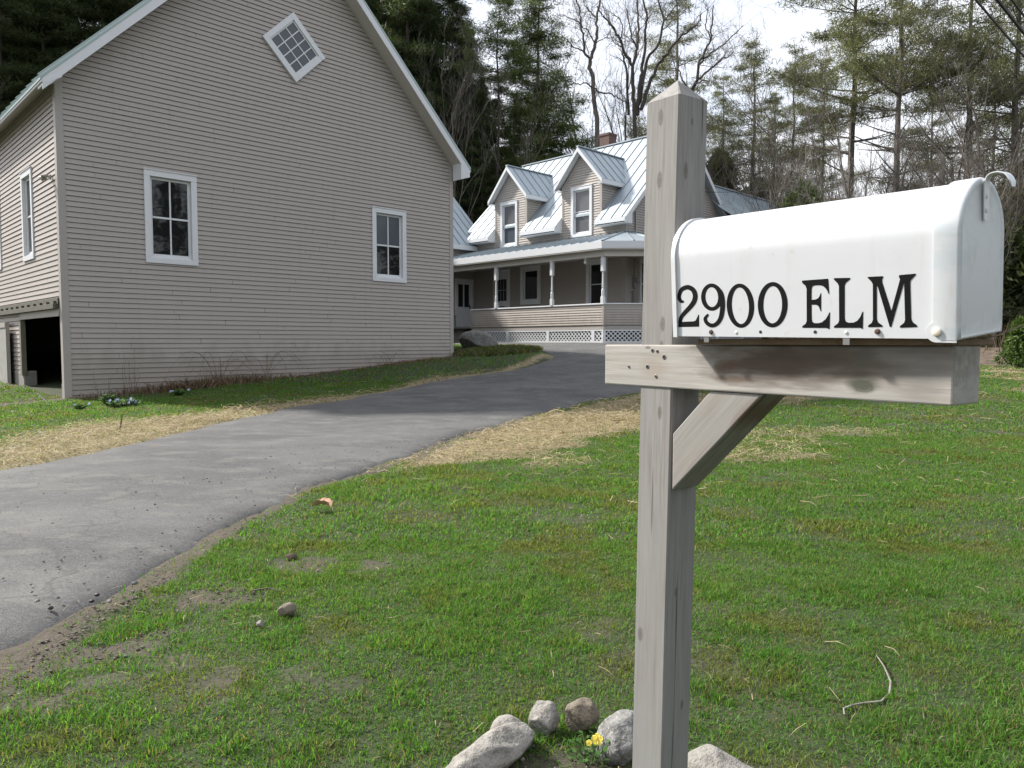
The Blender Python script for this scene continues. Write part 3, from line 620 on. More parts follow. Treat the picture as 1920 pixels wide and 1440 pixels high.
        for sgn in (-1, 1):
            ex = hw + ov; e_z = ap - ex * s2
            w.prism([H(m, -.27, ap), H(m + sgn * ex, -.27, e_z), H(m + sgn * ex, bk, e_z), H(m, bk, ap)], ZU * .07)
            k = .05
            while k < bk: sm.bar(H(m + sgn * ex, k, e_z + .07), H(m, k, ap + .07), .018, .03); k += .52
            fs.prism([H(m, -.26, ap - .125), H(m + sgn * ex, -.26, e_z - .11), H(m + sgn * ex, -.26, e_z + .045), H(m, -.26, ap + .045)], EV * -.025)
            fs.prism([H(m + sgn * (ex - .02), -.255, e_z - .12), H(m + sgn * (ex - .02), bk - .9, e_z - .12), H(m + sgn * (ex - .02), bk - .9, e_z + .04), H(m + sgn * (ex - .02), -.255, e_z + .04)], GV * sgn * .024)
            fs.prism([H(m + sgn * (hw - .02), -.25, e_z - .11), H(m + sgn * (ex - .02), -.25, e_z - .11), H(m + sgn * (ex - .02), 1.2, e_z - .11), H(m + sgn * (hw - .02), 1.2, e_z - .11)], ZU * .02)
            fs.prism([H(m, -.25, ap - .13), H(m + sgn * ex, -.25, e_z - .10), H(m + sgn * ex, .0, e_z - .10), H(m, .0, ap - .13)], ZU * .02)
        sm.bar(H(m, -.28, ap + .07), H(m, bk, ap + .07), .14, .04)
        w.build('dormer_roof', M['roof'], dm); sm.build('dormer_seam', M['seam'], dm); fs.build('dormer_trim', M['white'], dm)
    # chimney
    w = MB(); O2 = H(-4.83, 4.35, 0); w.obox(O2, GV, EV, 0, .56, 0, .56, 9.0, 10.85); w.obox(O2, GV, EV, -.03, .59, -.03, .59, 10.851, 10.95); w.build('chimney', M['brick'], R)
    # ell at the left end of the porch
    aw = -8.95; ez = 5.56; ex = -8.62; LO = H(aw, 0, 0)
    w = MB(); siding(w, LO, -EV, GV, 1.85, ez + .3, 0, 11, [(.02, 1.15, 1, 4.10)]); w.obox(LO, -EV, GV, 0, 11, -.3, -.02, .4, 1.85); w.obox(LO, -EV, GV, 0, 11, -5.2, -5.18, .4, 5.5); w.build('ell_wall', M['siding'], R)
    w = MB(); w.prism([H(ex, -.0, ez), H(ex, -11, ez), H(ex - 3, -11, ez + 3), H(ex - 3, .9, ez + 3), H(ex - .9, .9, ez + .9)], ZU * .1); w.prism([H(ex - 6, .9, ez), H(ex - 6, -11, ez), H(ex - 3, -11, ez + 3), H(ex - 3, .9, ez + 3)], ZU * .1)
    er = w.build('ell_roof', M['roof'], R)
    w = MB(); k = .62
    while k > -11: w.bar(H(ex - max(0, k), k, ez + max(0, k) + .098), H(ex - 3, k, ez + 3.098), .022, .045); k -= .43
    w.build('roof_seam', M['seam'], er)
    w = MB(); w.prism([H(ex, -.02, ez - .12), H(ex, -11, ez - .12), H(ex, -11, ez + .085), H(ex, -.02, ez + .085)], GV * .025); w.prism([H(ex - .01, -.03, ez - .11), H(ex - .01, -11, ez - .11), H(aw - .1, -11, ez - .11), H(aw - .1, -.03, ez - .11)], ZU * .02); w.build('ell_fascia', M['white'], R)
    # rear addition with its ridge running back
    w = MB(); ar, az = -1.0, 8.45
    w.prism([H(ar, D - 1.4, az), H(ar, 14.6, az), H(ar + 3.2, 14.6, az - 2.9), H(ar + 3.2, D + .2, az - 2.9), H(ar + 1.3, D - 1.2, az - 1.25)], ZU * .08); w.prism([H(ar, D - 1.4, az), H(ar, 14.6, az), H(ar - 3.2, 14.6, az - 2.9), H(ar - 3.2, D, az - 2.9)], ZU * .08)
    k = D - 1
    while k < 14.5: w.bar(H(ar, k, az + .078), H(ar + (3.2 if k > D + .2 else 1.4), k, az - (2.9 if k > D + .2 else 1.3) + .078), .02, .035); k += .3
    w.bar(H(ar, D - 1.4, az + .08), H(ar, 14.6, az + .08), .16, .05); w.build('addition_roof', M['roof'], R)
    w = MB(); w.obox(H(0, 0, 0), GV, EV, ar - 2.9, ar + 2.9, D, 14.2, .4, 5.7); w.build('addition_wall', M['tan_trim'], R)
    # porch: front b=-2.1, chamfered corner, returning along the gable
    pw, c = 2.1, .63; pts = lambda o: [H(-8.94, -pw - o, 0), H(c + o * .41, -pw - o, 0), H(pw + o, -c - o * .41, 0), H(pw + o, 7.0, 0)]
    fo, ro_ = pts(0), pts(.28); wz, pz = 5.38, 4.74
    top = [H(-8.94, 0.0, wz), H(0, 0, wz + .02), H(0, 0, wz + .02), H(0, 7.0, wz + .02)]
    w = MB(); sm = MB()
    for i in range(3):
        q = [top[i], top[i + 1], ro_[i + 1] + ZU * pz, ro_[i] + ZU * pz]
        if i == 1: q = [top[1], q[2], q[3]]
        w.prism(q, ZU * .06)
    pr = w.build('porch_roof', M['roof'], R)
    k = -8.7
    while k < .2: sm.bar(H(k, -pw - .29, pz + .058), H(k, -.01, wz + .058), .02, .04); k += .42
    for p in (ro_[1], ro_[2], (ro_[1] + ro_[2]) / 2): sm.bar(p + ZU * (pz + .06), H(0, 0, wz + .08), .05 if p is not ro_[1] else .06, .035)
    k = .2
    while k < 7: sm.bar(H(pw + .29, k, pz + .058), H(.01, k, wz + .078), .02, .04); k += .42
    sm.build('roof_seam', M['seam'], pr)
    fs = MB(); ce = MB(); bm_ = MB(); rl = MB(); cap = MB(); la = MB(); sk = MB(); fr = MB()
    for i in range(3):
        p, q = ro_[i], ro_[i + 1]; d = (q - p) / np.linalg.norm(q - p); n = V(d[1], -d[0], 0); L = np.linalg.norm(q - p)
        fs.obox(p, d, n, -.01, L + .01, -.02, .012 + i * .002, pz - .20, pz + .055)
        ip, iq = fo[i], fo[i + 1]; L2 = np.linalg.norm(iq - ip)
        bm_.obox(ip, d, n, -.02, L2 + .02, -.07, .07 + i * .002, 4.28, 4.50)
        if i == 0: ce.prism([H(-8.94, 0, 4.5), H(0, 0, 4.5), ro_[1] + ZU * 4.5, ro_[0] + ZU * 4.5], ZU * .03)
        elif i == 1: ce.prism([H(0, 0, 4.5), ro_[2] + ZU * 4.5, ro_[1] + ZU * 4.5], ZU * .03)
        else: ce.prism([H(0, 0, 4.5), H(0, 7, 4.5), ro_[3] + ZU * 4.5, ro_[2] + ZU * 4.5], ZU * .03)
        st = 2.24 if i == 0 else 0.
        siding(rl, ip, d, n, 1.80, 2.53, st, L2, h=.092); rl.obox(ip, d, -n, st, L2, 0.004, .10, 1.80, 2.53); rl.obox(ip, d, n, L2 - .07, L2 + .015, -.02, .02, 1.78, 2.53); rl.obox(ip, d, n, st - .01, st + .07, -.02, .02, 1.78, 2.53)
        cap.obox(ip, d, n, st - .03, L2 + .03, -.13, .045 + i * .002, 2.535, 2.585)
        sk.obox(ip, d, n, st, L2, -.06, -.01, 1.63, 1.80)
        # lattice
        j = st
        while j < L2 - .1:
            e = min(j + 2.28 if i == 0 else j + 2.0, L2); zt = 1.62
            zb = lambda s: float(terr(*(ip + d * s)[:2])) + .06
            z0, z1 = zb(j), zb(e); fr.obox(ip, d, n, j, j + .07, -.03, .025, z0 - .05, zt); fr.obox(ip, d, n, e - .07, e, -.03, .0252, z1 - .05, zt); fr.obox(ip, d, n, j + .07, e - .07, -.03, .024, zt - .05, zt)
            fr.prism([ip + d * (j + .07) + n * -.03 + ZU * (z0 - .02), ip + d * (e - .07) + n * -.03 + ZU * (z1 - .02), ip + d * (e - .07) + n * -.03 + ZU * (z1 + .045), ip + d * (j + .07) + n * -.03 + ZU * (z0 + .045)], n * .054)
            lo_, hi_ = j + .06, e - .06; bz = min(z0, z1) + .02; hh = zt - .03 - bz
            for sg, off in ((1, .0), (-1, .012)):
                k = lo_ - hh
                while k < hi_ + hh:
                    # strip from (k, bottom) rising with sign sg, clipped to the panel
                    x0, x1 = (k, k + hh) if sg > 0 else (k + hh, k); t0, t1 = 0., 1.
                    lo2, hi2 = min(x0, x1), max(x0, x1)
                    if hi2 > lo_ and lo2 < hi_:
                        f = lambda X: (X - x0) / (x1 - x0)
                        ta, tb = sorted((f(max(lo_, lo2)), f(min(hi_, hi2)))); ta, tb = max(0, ta), min(1, tb)
                        if tb - ta > .05:
                            P0 = ip + d * (x0 + (x1 - x0) * ta) + n * (-.012 + off) + ZU * (bz + hh * ta); P1 = ip + d * (x0 + (x1 - x0) * tb) + n * (-.012 + off) + ZU * (bz + hh * tb)
                            la.bar(P0, P1, .036, .008, n)
                    k += .165
            j = e
    fs.build('porch_fascia', M['white'], R); ce.build('porch_ceiling', M['soffit'], R); bm_.build('porch_beam', M['soffit'], R); rl.build('porch_rail', M['siding'], R); cap.build('rail_cap', M['white'], R, bevel=.006)
    sk.build('skirt_board', M['tan_trim'], R); lo_ = la.build('lattice', M['white'], R); fr.build('lattice_frame', M['white'], lo_)
    w = MB(); w.prism([H(-8.94, 0, 1.76), H(0, 0, 1.76), H(0, 7, 1.76), fo[3] + ZU * 1.76, fo[2] + ZU * 1.76, fo[1] + ZU * 1.76, fo[0] + ZU * 1.76], ZU * .08); w.build('porch_floor', simple('porch_floor_boards', (.18, .17, .16), .7, .2, 3), R)
    prof = [(.062, 0), (.062, .30), (.05, .315), (.062, .34), (.062, .36), (.038, .39), (.034, .43), (.05, .47), (.047, .52), (.040, .75), (.036, 1.0), (.036, 1.14), (.05, 1.17), (.036, 1.2), (.036, 1.22), (.062, 1.26)]
    for a_, b_ in ((-8.2, -pw), (-5.1, -pw), (-1.93, -pw), (c - .06, -pw + .02), (pw - .02, -c + .05), (pw, 3), (pw, 6.9)):
        base = H(a_, b_, 2.58); w = MB(); w.obox(base, GV, EV, -.065, .065, -.065, .065, 0, .24); w.obox(base, GV, EV, -.065, .065, -.065, .065, 1.16, 1.71)
        w.lathe(base, [(r * .95, .235 + (h_ - .0) * .745) for r, h_ in prof], 14); w.build('porch_post', M['white'], R, bevel=.006)
    # doors
    def door(O_, D_, N_, s0, s1, z0, z1, lites, knob, nm='door'):
        w = MB(); w.obox(O_, D_, N_, s0, s1, -.02, .05, z1 - .14, z1); w.obox(O_, D_, N_, s0, s0 + .13, -.02, .048, z0, z1 - .14); w.obox(O_, D_, N_, s1 - .13, s1, -.02, .048, z0, z1 - .14); w.obox(O_, D_, N_, s0 + .13, s1 - .13, -.06, -.02, z0, z1 - .14)
        p0, p1 = s0 + .13, s1 - .13; m = (p0 + p1) / 2
        for x0, x1, y0, y1 in ((p0 + .1, m - .05, z0 + .14, z0 + .75), (m + .05, p1 - .1, z0 + .14, z0 + .75)):
            for bx in ((x0, x1, y0, y0 + .02), (x0, x1, y1 - .02, y1), (x0, x0 + .02, y0 + .02, y1 - .02), (x1 - .02, x1, y0 + .02, y1 - .02)): w.obox(O_, D_, N_, bx[0], bx[1], -.021, -.006, bx[2], bx[3])
        do = w.build(nm, M['white'], R, bevel=.004)
        for (x0, x1, y0, y1) in lites(p0, p1, z0, z1 - .14): MB().obox(O_, D_, N_, x0, x1, -.0205, -.014, y0, y1).build('door_pane', M['glass'], do)
        w = MB(); kx = p1 - .07 if knob > 0 else p0 + .07; kp = O_ + D_ * kx + N_ * -.02 + ZU * (z0 + .98)
        w.obox(kp, D_, N_, -.025, .025, 0, .012, -.09, .12); w.tube([kp, kp + N_ * .06], .014); w.lathe(kp + N_ * .05, [(.012, 0), (.032, .01), (.034, .03), (.015, .042)], 12, N_); w.build('handle', M['iron'], do)
        return do
    door(LO, -EV, GV, .02, 1.15, 1.84, 4.13, lambda p0, p1, z0, z1: [(p0 + .11, (p0 + p1) / 2 - .045, z0 + .98, z1 - .12), ((p0 + p1) / 2 + .045, p1 - .11, z0 + .98, z1 - .12)], -1)
    do = door(O, fa, FN, -7.5, -6.42, 1.84, 4.47, lambda p0, p1, z0, z1: [(p0 + .12 + i * (p1 - p0 - .24) / 3 + .012, p0 + .12 + (i + 1) * (p1 - p0 - .24) / 3 - .012, z0 + 1.2 + j * .5, z0 + 1.68 + j * .5) for i in range(3) for j in range(2)], -1)
    MB().obox(O, fa, FN, -7.1, -6.8, -.02, -.004, 2.75, 2.80).build('mail_slot', M['iron'], do)
    # meter, conduit, lamp, landing
    w = MB(); w.obox(O, EV, GV, .45, .72, .02, .13, 3.3, 3.75); w.lathe(H(.13, .585, 3.6), [(.09, 0), (.09, .06), (.07, .10), (.02, .11)], 14, GV); w.tube([H(.06, .6, 3.75), H(.06, .6, 6.3)], .03); w.tube([H(.06, .6, 3.3), H(.06, .6, 1.3)], .025); w.obox(O, EV, GV, .42, .62, .02, .12, 2.6, 3.2); w.build('electric_meter', M['steel'], R)
    w = MB(); lp = H(-.35, -2.0, 4.28); w.lathe(lp, [(.07, 0), (.07, -.03), (.03, -.04), (.03, -.09), (.055, -.13), (.05, -.18), (.02, -.2)], 14); w.build('porch_lamp', M['white_plastic'], R, smooth=True)
    w = MB(); w.obox(H(-8.9, 0, 0), GV, -EV, 0, 1.5, .0, 1.9, .6, 1.80); w.obox(H(-8.9, 0, 0), GV, -EV, 1.5, 1.85, .2, 1.7, .6, 1.52); w.obox(H(-8.9, 0, 0), GV, -EV, 1.85, 2.15, .25, 1.65, .6, 1.28); w.build('landing', M['concrete'], R, bevel=.02)
house()
# ------------------------------------------------------------------ mailbox post
TH = .92742; DD = V(math.cos(TH), -math.sin(TH), 0); QQ = V(math.sin(TH), math.cos(TH), 0); TL = V(.2099, 1.6708, 0)
def Q(s, o, z): return TL + DD * s + QQ * o + ZU * z
def frame(o, x, y, z): return Matrix(((x[0], y[0], z[0], o[0]), (x[1], y[1], z[1], o[1]), (x[2], y[2], z[2], o[2]), (0, 0, 0, 1)))
def mailbox_post():
    R = thing('mailbox_post', 'weathered grey square timber post with pointed top, cross arm and diagonal brace', 'mailbox post', tuple(Q(.15, .05, 0)))
    W = .0892; z0, zs, za = -.15, 1.648, 1.693; up = V(.0072, -.0321, 1); up /= np.linalg.norm(up)
    x = up; y = DD - x * (DD @ x); y /= np.linalg.norm(y); z = np.cross(x, y); o = Q(.106, .003, 0) + V(.0072, -.0321, 0) * (z0 - 1.1) + ZU * z0
    mb = MB(); L = zs - z0; c = W / 2; b = .0035
    def ring(X): return [(X, b, 0), (X, W - b, 0), (X, W, b), (X, W, W - b), (X, W - b, W), (X, b, W), (X, 0, W - b), (X, 0, b)]
    mb.add(ring(0) + ring(L) + [(L + za - zs, c, c)], [tuple(range(8))] + [(i, (i + 1) % 8, 8 + (i + 1) % 8, 8 + i) for i in range(8)] + [(8 + i, 8 + (i + 1) % 8, 16) for i in range(8)])
    kx = lambda h: h - z0
    kn = [(kx(1.612), .041, 0, .020, .008), (kx(1.485), .042, 0, .021, .0085), (kx(1.19), .060, 0, .019, .008), (kx(1.145), .058, 0, .014, .007), (kx(1.005), .058, 0, .017, .007), (kx(.51), .018, 0, .02, .009), (kx(1.5), W, .025, .022, .007), (kx(1.60), W, .04, .009, .004), (kx(1.385), W, .03, .006, .004), (kx(.36), W, .06, .014, .006), (kx(.62), W, .03, .012, .005)]
    mb.build('post', wood('gray_post_wood', (.25, .24, .227), kn, [], 3.1, (.24, .236, .229)), R, matrix=frame(o, x, y, z))
    # cross arm
    zt = 1.145; mb = MB(); mb.box((0, 0, 0), (.732, .0933, .089))
    kn = [(.315, 0, .048, .018, .010), (.598, 0, .022, .022, .012), (.13, 0, .083, .01, .004), (.45, 0, .082, .02, .01)]
    stn = [(.52, 0, .068, .30, .06, (.115, .09, .07), .85), (.44, 0, .055, .19, .05, (.075, .05, .034), .85), (.335, 0, .05, .04, .02, (.10, .06, .04), .9), (.35, 0, .025, .06, .012, (.10, .06, .04), .7), (.595, 0, .025, .035, .018, (.05, .055, .035), .85), (.6, 0, .075, .03, .03, (.10, .10, .08), .5), (.145, 0, .04, .05, .04, (.26, .20, .15), .4), (.69, 0, .06, .05, .1, (.18, .17, .155), .5)]
    mb.build('cross_arm', wood('gray_arm_wood', (.375, .354, .322), kn, stn, 8.3, (.33, .318, .295)), R, bevel=.003, matrix=frame(Q(0, 0, zt - .089), DD, QQ, ZU))
    # brace (built along its own length so that the grain follows it)
    bx = (DD + ZU) / math.sqrt(2); bz = (ZU - DD) / math.sqrt(2); o = Q(.1965, .0045, .838)
    mb = MB(); L = .29; h = .089
    poly = []
    for s, zz in ((.1965, .962), (.2895, 1.0552), (.4085, 1.0552), (.1965, .843)): d = Q(s, .0045, zz) - o; poly.append((d @ bx, 0, d @ bz))
    mb.prism(poly, V(0, .084, 0))
    mb.build('brace', wood('gray_brace_wood', (.28, .262, .238), [(.06, 0, .072, .012, .006)], [(.12, .04, .0, .3, .004, (.07, .05, .035), .7), (.25, .05, .0, .06, .02, (.12, .06, .035), .7)], 1.2, (.265, .256, .242)), R, bevel=.003, matrix=frame(o, bx, QQ, bz))
    mb = MB(); mb.obox(TL, DD, QQ, .27, .735, -.012, .135, 1.1455, 1.1565); mb.build('mounting_board', wood('brown_board', (.17, .11, .065), (), (), 5.5, (.2, .15, .1)), R, bevel=.002)
    for u, v, r, k in ((1213.4, 687.4, .0038, 0), (1244.7, 669.3, .0042, 0), (1178.4, 687, .0030, 1), (1229, 705.4, .0038, 1), (1223, 657, .0035, 0), (1232, 658.5, .003, 0)):
        p = on_plane(u, v, Q(0, -.0012, 0), QQ); holes = MB(); scr = MB()
        if k == 0: scr.lathe(p + QQ * .0012, [(r * 1.25, 0), (r * 1.25, .0008), (r, .0010), (r * .9, .0004)], 14, -QQ); holes.lathe(p + QQ * .0012, [(r * .88, 0), (r * .88, .0011)], 14, -QQ)
        else:
            scr.lathe(p + QQ * .0012, [(r, 0), (r, .0010), (r * .8, .0018)], 14, -QQ)
            holes.obox(p, DD, QQ, -r * .55, r * .55, -.0010, -.0004, -.0006, .0006); holes.obox(p, DD, QQ, -.0006, .0006, -.0012, -.0005, -r * .55, r * .55)
        so_ = scr.build('screw' if k else 'bolt_collar', M['steel'], R); holes.build('slot' if k else 'bolt_hole', M['dark'], so_)
mailbox_post()

# ------------------------------------------------------------------ mailbox
def mailbox():
    yaw, roll, pit = -.02, .0837, -.015; t = TH + yaw
    d = V(math.cos(t), -math.sin(t), 0); q = V(math.sin(t), math.cos(t), 0); d2 = d * math.cos(pit) + ZU * math.sin(pit); u = np.cross(d2, q)
    if u[2] < 0: u = -u
    q2 = q * math.cos(roll) + u * math.sin(roll); u2 = u * math.cos(roll) - q * math.sin(roll)
    P = TL + DD * .45 - QQ * .041 + ZU * 1.1572
    MX = frame(P, d2, q2, u2); W, hs, ht, s0, s1 = .1620, .1495, .081, -.2084, .3029
    loc = tuple(P); R = thing('mailbox', 'white rural mailbox with black address lettering on the post arm', 'mailbox', loc)
    def prof(i, inset=0., n=40):   # closed arch profile, foot to foot
        w = W / 2 - inset; pts = [(inset, inset * .4)]
        pts += [(inset + w * .012 * math.sin(k / 8 * math.pi) * 0, hs * k / 8) for k in range(1, 8)]
        for k in range(n + 1):
            a = math.pi * k / n; pts.append((W / 2 - w * math.cos(a), hs + (ht - inset) * math.sin(a)))
        pts += [(W - inset, hs * k / 8) for k in range(7, 0, -1)] + [(W - inset, inset * .4)]
        return pts
    def skin(rings):  # rings: (x, inset)
        mb = MB(); n = len(prof(0)); pts = []
        for X, ins in rings: pts += [(X, y, z) for y, z in prof(0, ins)]
        fs = [(i * n + j, i * n + (j + 1) % n, (i + 1) * n + (j + 1) % n, (i + 1) * n + j) for i in range(len(rings) - 1) for j in range(n)]
        mb.add(pts, fs + [tuple(range(n)), tuple((len(rings) - 1) * n + j for j in range(n - 1, -1, -1))]); return mb
    tm = NT('white_enamel'); v = tm.obj(); f = tm.noise(tm.obj((5, 5, 5)), 3, 5); g2 = tm.noise(v, 60, 3)
    c = tm.mix(tm.ramp(f, [(.45, 0), (.8, .5)]), (.60, .612, .632), (.55, .56, .572)); c = tm.mix(tm.ramp(g2, [(.66, 0), (.78, .4)]), c, (.42, .37, .30)); c = tm.mix(tm.ramp(tm.noise(tm.obj((24, 24, 1.6)), 2, 4, .65), [(.58, 0), (.74, .2)]), c, (.50, .48, .45))
    tm.bsdf(c, .3, tm.noise(v, 11, 2), .10, .004, Coat_Weight=.2); white = tm.m
    td = NT('scuffed_white_enamel'); v = td.obj((3, 9, 16)); f = td.noise(v, 1.4, 4, .6); c = td.mix(td.ramp(f, [(.5, 0), (.56, .8)]), (.60, .615, .63), (.53, .575, .60)); c = td.mix(td.ramp(td.noise(td.obj((20, 20, 6)), 2, 4), [(.56, 0), (.7, .5)]), c, (.50, .47, .44)); td.bsdf(c, .35, f, .1, .002); scuff = td.m
    body = skin([(s0 + .004, .004), (s0 + .016, .004), (s1 - .03, .0045)]).build('body', white, R, matrix=MX)
    sm = body.data.polygons
    for p in sm: p.use_smooth = len(p.vertices) == 4
    body.data.set_sharp_from_angle(angle=.9)
    rim = skin([(s0 - .004, .003), (s0 - .004, .0005), (s0 + .006, .0), (s0 + .0065, .0035)]).build('rear_rim', white, R, matrix=MX)
    door = skin([(s1 - .036, .0025), (s1 - .036, .0005), (s1 - .006, .0), (s1 - .0015, .002), (s1, .005), (s1 - .0015, .010), (s1 - .002, .016)]).build('door', scuff, R, matrix=MX)
    for ob in (rim, door):
        for p in ob.data.polygons: p.use_smooth = len(p.vertices) == 4
        ob.data.set_sharp_from_angle(angle=1.1)
    fl = MB(); fl.lathe((s1 - .030, .0004, .012), [(.0158, 0), (.0158, .0016)], 28, (0, 1, 0)); fl.box((s1 - .030, .0006, -.0038), (s1 - .004, .0018, .02)); fl.build('hinge_ear', white, door, smooth=False, bevel=.0005, matrix=MX); 
    hp = MB(); hp.lathe((s1 - .030, .0003, .012), [(.0066, 0), (.0066, .002), (.005, .0035), (.002, .0042)], 20, (0, -1, 0)); hp.build('hinge_pin', simple('cream_pin', (.75, .68, .58), .4, .1, 200), R, smooth=False, matrix=MX)
    # latch strap and its curled tab
    st = MB(); yc = W / 2; pts = [(s1 + .0005, hs + ht - .062), (s1 + .001, hs + ht - .03), (s1 + .0015, hs + ht - .008), (s1 + .006, hs + ht + .002), (s1 + .017, hs + ht + .0045), (s1 + .028, hs + ht + .0005), (s1 + .0345, hs + ht - .010), (s1 + .036, hs + ht - .019)]
    wd = [.006, .0085, .009, .009, .010, .0115, .011, .006]; th = .0014; _q = [np.array((a_[0], a_[1], w_)) for a_, w_ in zip(pts, wd)]; _q = [_q[0]] + _q + [_q[-1]]; _s = [.5 * (2 * _q[i] + (_q[i + 1] - _q[i - 1]) * t_ + (2 * _q[i - 1] - 5 * _q[i] + 4 * _q[i + 1] - _q[i + 2]) * t_ ** 2 + (3 * _q[i] - _q[i - 1] - 3 * _q[i + 1] + _q[i + 2]) * t_ ** 3) for i in range(1, len(_q) - 2) for t_ in (0, .2, .4, .6, .8)] + [_q[-1]]; pts = [(a_[0], a_[1]) for a_ in _s]; wd = [a_[2] for a_ in _s]; n = len(pts); vv = []
    for i, (x, z) in enumerate(pts):
        a = pts[max(0, i - 1)]; b = pts[min(n - 1, i + 1)]; tx, tz = b[0] - a[0], b[1] - a[1]; l = math.hypot(tx, tz); nx, nz = -tz / l * -1, tx / l * -1
        for sx, sy in ((0, -1), (0, 1), (1, 1), (1, -1)): vv.append((x + nx * th * sx, yc + sy * wd[i], z + nz * th * sx))
    st.add(vv, [(i * 4 + j, i * 4 + (j + 1) % 4, i * 4 + 4 + (j + 1) % 4, i * 4 + 4 + j) for i in range(n - 1) for j in range(4)] + [(3, 2, 1, 0), (n * 4 - 4, n * 4 - 3, n * 4 - 2, n * 4 - 1)])
    la = st.build('latch', white, door, smooth=True, matrix=MX)
    for h_ in (.028, .048): MB().lathe((s1 + .0005, yc, hs + ht - h_), [(.004, 0), (.004, .0022), (.002, .003)], 12, (1, 0, 0)).build('rivet', scuff, la, matrix=MX)
    # lettering, hardware: placed on the near side of the box
    inv = np.stack([d2, q2, u2])
    def loc_(u_, v_): p = on_plane(u_, v_, P + q2 * .0035, q2); r = inv @ (p - P); return np.array([r[0], r[2]])
    ink = M['black_vinyl']; YF = .0039
    def ink_build(polys, nm, lab, ribbons=()):
        mb = MB()
        for poly in polys:
            p2 = [loc_(*p) for p in poly]; tri = tessellate_polygon([[Vector((a[0], a[1], 0)) for a in p2]]); base = [(a[0], YF, a[1]) for a in p2]; n = len(p2)
            mb.add(base, [tuple(t_) for t_ in tri]); mb.add(base + [(a[0], .006, a[1]) for a in p2], [(i, (i + 1) % n, n + (i + 1) % n, n + i) for i in range(n)])
        for (cl, wds, closed, dy) in ribbons:
            n = len(cl); C = np.array(cl, float); Lf, Rt = [], []
            for i in range(n):
                a = C[(i - 1) % n] if closed or i > 0 else C[0]; b = C[(i + 1) % n] if closed or i < n - 1 else C[-1]; tt = b - a; tt /= np.linalg.norm(tt); nn = np.array([-tt[1], tt[0]]) * wds[i] / 2
                Lf.append(loc_(*(C[i] + nn))); Rt.append(loc_(*(C[i] - nn)))
            pts = [(a[0], YF - dy, a[1]) for a in Lf] + [(a[0], YF - dy, a[1]) for a in Rt]; m = n if closed else n - 1
            mb.add(pts, [(i, (i + 1) % n, n + (i + 1) % n, n + i) for i in range(m)])
            if not closed:
                for e, w_ in ((0, wds[0]), (-1, wds[-1])):
                    cp = [loc_(C[e][0] + math.cos(k * math.pi / 8) * w_ / 2 * .98, C[e][1] + math.sin(k * math.pi / 8) * w_ / 2 * .98) for k in range(16)]; mb.quad(*[(a[0], YF - dy - .00006, a[1]) for a in cp])
        o = mb.build(nm, ink, R, matrix=MX); o['label'] = lab; return o
    z3 = lambda p: (1240 + p[0] / 7.385, 500 + p[1] / 7.385); z4 = lambda p: (1490 + p[0] / 7.385, 490 + p[1] / 7.385)
    def spline(pts, m=8):
        P4 = [np.array(p, float) for p in pts]; P4 = [2 * P4[0] - P4[1]] + P4 + [2 * P4[-1] - P4[-2]]; out = []
        for i in range(1, len(P4) - 2):
            for k in range(m):
                t_ = k / m; a, b, c_, e = P4[i - 1:i + 3]; out.append(.5 * (2 * b + (c_ - a) * t_ + (2 * a - 5 * b + 4 * c_ - e) * t_ ** 2 + (3 * b - a - 3 * c_ + e) * t_ ** 3))
        out.append(P4[-2]); return np.array(out)
    def rib(pts, cl=False, dy=0.): s_ = spline(pts); return ([z3(p[:2]) for p in s_], [p[2] / 7.385 for p in s_], cl, dy)
    def oval(cx, cy, rx, ry, w, tilt, dy=0., wv=.15, n=56):
        c_, wd_ = [], []
        for k in range(n):
            a = 2 * math.pi * k / n; x, y = rx * math.cos(a), ry * math.sin(a); c_.append(z3((cx + x * math.cos(tilt) - y * math.sin(tilt), cy + x * math.sin(tilt) + y * math.cos(tilt)))); wd_.append(w * (1 + wv * math.cos(2 * a)) / 7.385)
        return (c_, wd_, True, dy)
    ink_build([[z3(p) for p in ((232, 838), (523, 832), (522, 668), (512, 662), (492, 705), (470, 748), (440, 757), (290, 764), (282, 745), (240, 770), (233, 800))]], 'digit', 'black digit 2',
              [rib([(297, 484, 34), (270, 478, 46), (248, 440, 52), (248, 390, 52), (280, 318, 58), (362, 284, 62), (438, 322, 66), (468, 400, 68), (452, 480, 68), (400, 556, 64), (325, 636, 58), (275, 700, 54), (256, 770, 50)], False, .0002)])
    ink_build([], 'digit', 'black digit 9', [oval(697, 422, 118, 163, 58, -.04, 0, .08), rib([(775, 290, 50), (826, 370, 62), (846, 480, 66), (843, 600, 66), (818, 715, 62), (765, 790, 56), (695, 814, 54), (632, 780, 52), (606, 720, 46), (640, 668, 32)], False, .0003)])
    ink_build([], 'digit', 'black digit 0 beside the 9', [oval(1093, 541, 154, 280, 64, -.055)]); ink_build([], 'digit', 'black digit 0 before the E', [oval(1540, 527, 168, 286, 68, .02)])
    E_ = [(98, 272), (105, 266), (455, 240), (462, 246), (476, 446), (468, 452), (448, 405), (425, 372), (390, 342), (345, 330), (285, 332), (248, 342), (233, 375), (230, 533), (290, 528), (325, 508), (345, 475), (358, 438), (364, 440), (364, 690), (357, 692), (342, 650), (322, 615), (295, 600), (231, 600), (233, 790), (242, 838), (268, 855), (325, 857), (375, 843), (425, 802), (458, 750), (478, 707), (486, 708), (481, 936), (474, 938), (440, 922), (110, 920), (101, 910), (104, 898), (150, 862), (164, 825), (163, 385), (150, 342), (102, 298)]
